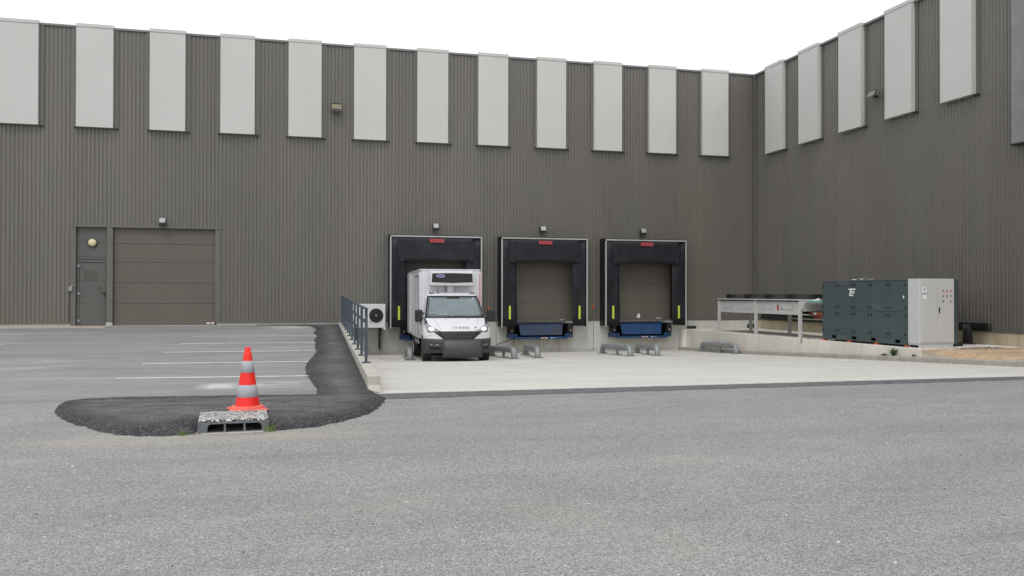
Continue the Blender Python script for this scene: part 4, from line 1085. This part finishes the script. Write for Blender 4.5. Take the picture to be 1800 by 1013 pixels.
fline([(-.93, .655), (-.5, .64), (.5, .64), (.93, .655)], .006, .006, 'bumper_gap', MBLK, cab)
for s_ in (-1, 1):
    fline([(s_*.62, 1.19), (s_*.56, 1.05), (s_*.46, .90)], -.004, .016, 'hood_crease', MTRUCK, cab)
    fline([(s_*.935, .70), (s_*.80, .76), (s_*.60, .78)], -.004, .014, 'fender_crease', MTRUCK, cab)
# bumper
bmp = MB(); rows = []
for z, e in ((.25, .10), (.29, .03), (.40, -.02), (.46, -.035), (.54, -.02), (.60, -.035), (.64, -.005), (.645, .04)):
    rows.append([(x, y+e, z) for (x, y, _) in ring(.45, back=.62)])
bump = bmp.grid(rows).build('bumper', MBUMP, TR, smooth=True, solid=.02)
def bpatch(x0, x1, z0, z1, e, name, mat, par, solid=.006):
    return MB().grid([[(x0+(x1-x0)*i/10, Fy(x0+(x1-x0)*i/10, .45)-e, z) for i in range(11)] for z in (z0, (z0+z1)/2, z1)]).build(name, mat, par, smooth=True, solid=solid)
bpatch(-.45, .69, .13, .62, .045, 'bumper_centre', MGUN, bump)
for s in (-1, 1):
    xs_ = (-.80, -.50) if s < 0 else (.70, .86)
    fr = bpatch(xs_[0], xs_[1], .36, .52, .036, 'fog_light_recess', MBLK, bump)
    w_ = (xs_[1]-xs_[0])
    for q in (.22, .7):
        x = xs_[0]+w_*q
        split(MB().box(x-.05*(w_/.3), x+.05*(w_/.3), Fy(x, .45)-.048, Fy(x, .45)-.04, .475, .505), 'fog_light_trim', MGREY, fr, bevel=.006)
        MB().lathe([(.001, -.01), (.03, -.005), (.032, .01)], 12, (x, Fy(x, .45)-.045, .425), 'Y').build('fog_light', MBLK, fr, smooth=True)
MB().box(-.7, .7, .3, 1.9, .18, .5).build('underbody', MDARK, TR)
# wheels
def wheel(x, y, z, wd=.20, n='wheel'):
    wt = MB().lathe([(.19, -wd/2), (.29, -wd/2), (.315, -wd/2+.03), (.32, 0), (.315, wd/2-.03), (.29, wd/2), (.19, wd/2)], 32, (x, y, z), 'X').build(n, MTYRE, TR, smooth=True)
    s = -1 if x < 0 else 1
    MB().lathe([(.001, s*.05), (.06, s*.05), (.07, s*.02), (.15, s*.03), (.19, s*(wd/2-.01)), (.2, s*wd/2)], 24, (x, y, z), 'X').build('rim', MALU, wt, smooth=True)
    tr = MB()
    for q in (-.055, -.018, .018, .055): tr.lathe([(.3205, q-.006), (.3215, q), (.3205, q+.006)], 32, (x, y, z), 'X')
    tag(tr.build('tread_grooves', MBLK, wt), kind='stuff')
wheel(-.80, .80, .325); wheel(.80, .80, .335)
for s in (-1, 1): wheel(s*.78, 4.1, .225, .30)
# chassis, underrun rail
split(MB().box(-.45, -.35, 1.9, 6.3, .42, .585).box(.35, .45, 1.9, 6.3, .42, .585).box(-.8, .8, 3.95, 4.2, .2, .3), 'chassis', MBLK, TR)
for s in (-1, 1):
    MB().box(s*.90, s*.93, 2.2, 3.5, .40, .52).build('side_rail', MGREY, TR, bevel=.008)
    MB().box(s*.6, s*.94, 3.6, 4.6, .50, .585).build('mudguard', MBLK, TR)
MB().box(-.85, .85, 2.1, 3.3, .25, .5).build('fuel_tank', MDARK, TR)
# box body
bx = MB().box(-.925, .925, 1.99, 6.42, .59, 2.62).build('box_body', MBOX, TR, bevel=.012)
tr = MB()
for s in (-1, 1):
    tr.box(s*.905, s*.938, 1.975, 2.03, .585, 2.60)
    tr.box(s*.915, s*.936, 2.03, 6.4, 2.58, 2.635); tr.box(s*.915, s*.938, 2.03, 6.4, .57, .63)
tr.box(-.94, .94, 1.975, 2.02, 2.60, 2.64)
tr.build('edge_profile', simple('pale_aluminium_profile', (.62, .63, .65), .35, .3), bx, bevel=.004)
for s in (-1, 1): MB().box(s*.88, s*.945, 1.968, 2.06, 2.56, 2.642).build('corner_cap', MGREY, bx, bevel=.01)
sdr = MB().box(-.945, -.926, 2.2, 3.1, .68, 2.48).build('side_door', MBOX, bx, bevel=.008)
split(MB().box(-.955, -.9455, 2.16, 2.2, .66, 2.5).box(-.955, -.9455, 3.1, 3.14, .66, 2.5), 'door_seal', MGREY, sdr)
MB().box(-.965, -.9455, 2.4, 2.47, 1.0, 1.2).build('door_handle', MBLK, sdr)
MB().box(-.96, -.9455, 2.25, 3.05, 2.42, 2.46).build('door_top_bar', MBLK, sdr)
fd = MB().box(-1.01, -.97, 4.55, 5.55, .66, 2.55).build('open_rear_door', MBOX, bx, bevel=.008)
split(MB().cyl((-1.03, 4.8, .62), (-1.03, 4.8, 2.58), .014).cyl((-1.03, 5.2, .62), (-1.03, 5.2, 2.58), .014), 'lock_rod', MGREY, fd)
MB().box(-.99, -.93, 4.3, 4.36, .64, 2.5).build('door_guide', MALU, bx)
split(MB().box(.885, .91, 1.97, 1.974, 2.0, 2.5).box(.885, .91, 1.97, 1.974, 1.35, 1.98), 'red_strip', simple('red_reflector_strip', (.6, .07, .04), .4), bx)
# refrigeration unit
ru = MB().box(-.64, .66, 1.57, 1.97, 2.14, 2.58).build('refrigeration_unit', MTRUCK, TR, bevel=.05)
MB().prism([(-.60, 2.245), (-.58, 2.50), (.0, 2.515), (.60, 2.50), (.62, 2.245), (0, 2.225)], 1.55, 1.575).build('front_grille', MBLK, ru, bevel=.008)
sv = MB()
for i in range(6): sv.box(-.08+i*.003, .48, 1.546, 1.549, 2.28+i*.035, 2.285+i*.035)
split(sv, 'grille_slat', MBUMP, ru)
def oval(rx, rz, y, cx_, cz): return [(cx_+rx*math.cos(a*math.pi/12), cz+rz*math.sin(a*math.pi/12)) for a in range(24)]
MB().prism(oval(.122, .045, 0, -.335, 2.425), 1.543, 1.5495).build('logo_rim', MWHT, ru)
MB().prism(oval(.108, .035, 0, -.335, 2.425), 1.539, 1.5425).build('logo_oval', MLOGO, ru)
text_mesh('Carrier', .042, .001, 'logo_text', MWHT, ru, (-.335, 1.536, 2.425), (math.pi/2, 0, 0), shear=.2)
MB().box(-.10, .08, 1.85, 1.98, 1.85, 2.14).build('unit_bracket', MBOX, ru, bevel=.01)
MB().cyl((-.16, 1.85, 1.85), (-.16, 1.85, 2.14), .01).build('hose', MBLK, ru)
MB().tube([(-.40, 1.60, 1.93), (-.41, 1.60, 1.97), (-.43, 1.6, 2.06)], .007, 6).cyl((-.40, 1.6, 1.92), (-.40, 1.6, 1.955), .03, .012).build('antenna', MBLK, TR)

# ------------------------------------------------------------------ loose grit and litter on the ground
gr = MB()
for i in range(150):
    y = random.uniform(-26.5, -19.8); x = random.uniform(-3, 9)*(y+31)/8
    r = random.uniform(.003, .008); z = G(y)
    if -2.7 < x < 1.4 and y > -21.9: continue
    gr.add([(x-r, y-r, z-.002), (x+r, y-r*.7, z-.002), (x+r*.8, y+r, z-.002), (x-r*.9, y+r, z-.002), (x, y, z+r*1.1)], [(0, 1, 4), (1, 2, 4), (2, 3, 4), (3, 0, 4)])
o = gr.build('loose_grit', simple('dark_grit', (.03, .03, .03), .8)); tag(o, 'scattered dark grit on the asphalt', None, None, 'stuff')
gr = MB()
for i in range(60):
    y = random.uniform(-27, -19.8); x = random.uniform(-3, 9)*(y+31)/8; r = random.uniform(.004, .012); z = G(y)
    if -2.7 < x < 1.4 and y > -21.9: continue
    gr.add([(x-r*1.5, y-r, z-.002), (x+r, y-r*.7, z-.002), (x+r*.8, y+r, z-.002), (x-r*.9, y+r, z-.002), (x, y, z+r*.8)], [(0, 1, 4), (1, 2, 4), (2, 3, 4), (3, 0, 4)])
o = gr.build('loose_grit', simple('pale_grit', (.6, .6, .57), .8)); tag(o, 'scattered pale chips on the asphalt', None, None, 'stuff')
gr = MB()
for i in range(130):
    y = random.uniform(-17, -12.7); x = random.uniform(15.0, 17.9); r = random.uniform(.008, .035)
    z = max(.205-.022*max(0, (-12.9-y)), Yd(y)+.09+.05*(x-14.95))
    gr.add([(x-r, y-r, z-.01), (x+r, y-r*.7, z-.01), (x+r*.8, y+r, z-.01), (x-r*.9, y+r, z-.01), (x, y, z+r*.8)], [(0, 1, 4), (1, 2, 4), (2, 3, 4), (3, 0, 4)])
o = gr.build('rubble', simple('pale_rubble', (.5, .41, .30), .9, var=.3)); tag(o, 'small rubble scattered over the clay', None, None, 'stuff')
# guard: flat cards never coincide with ground; done
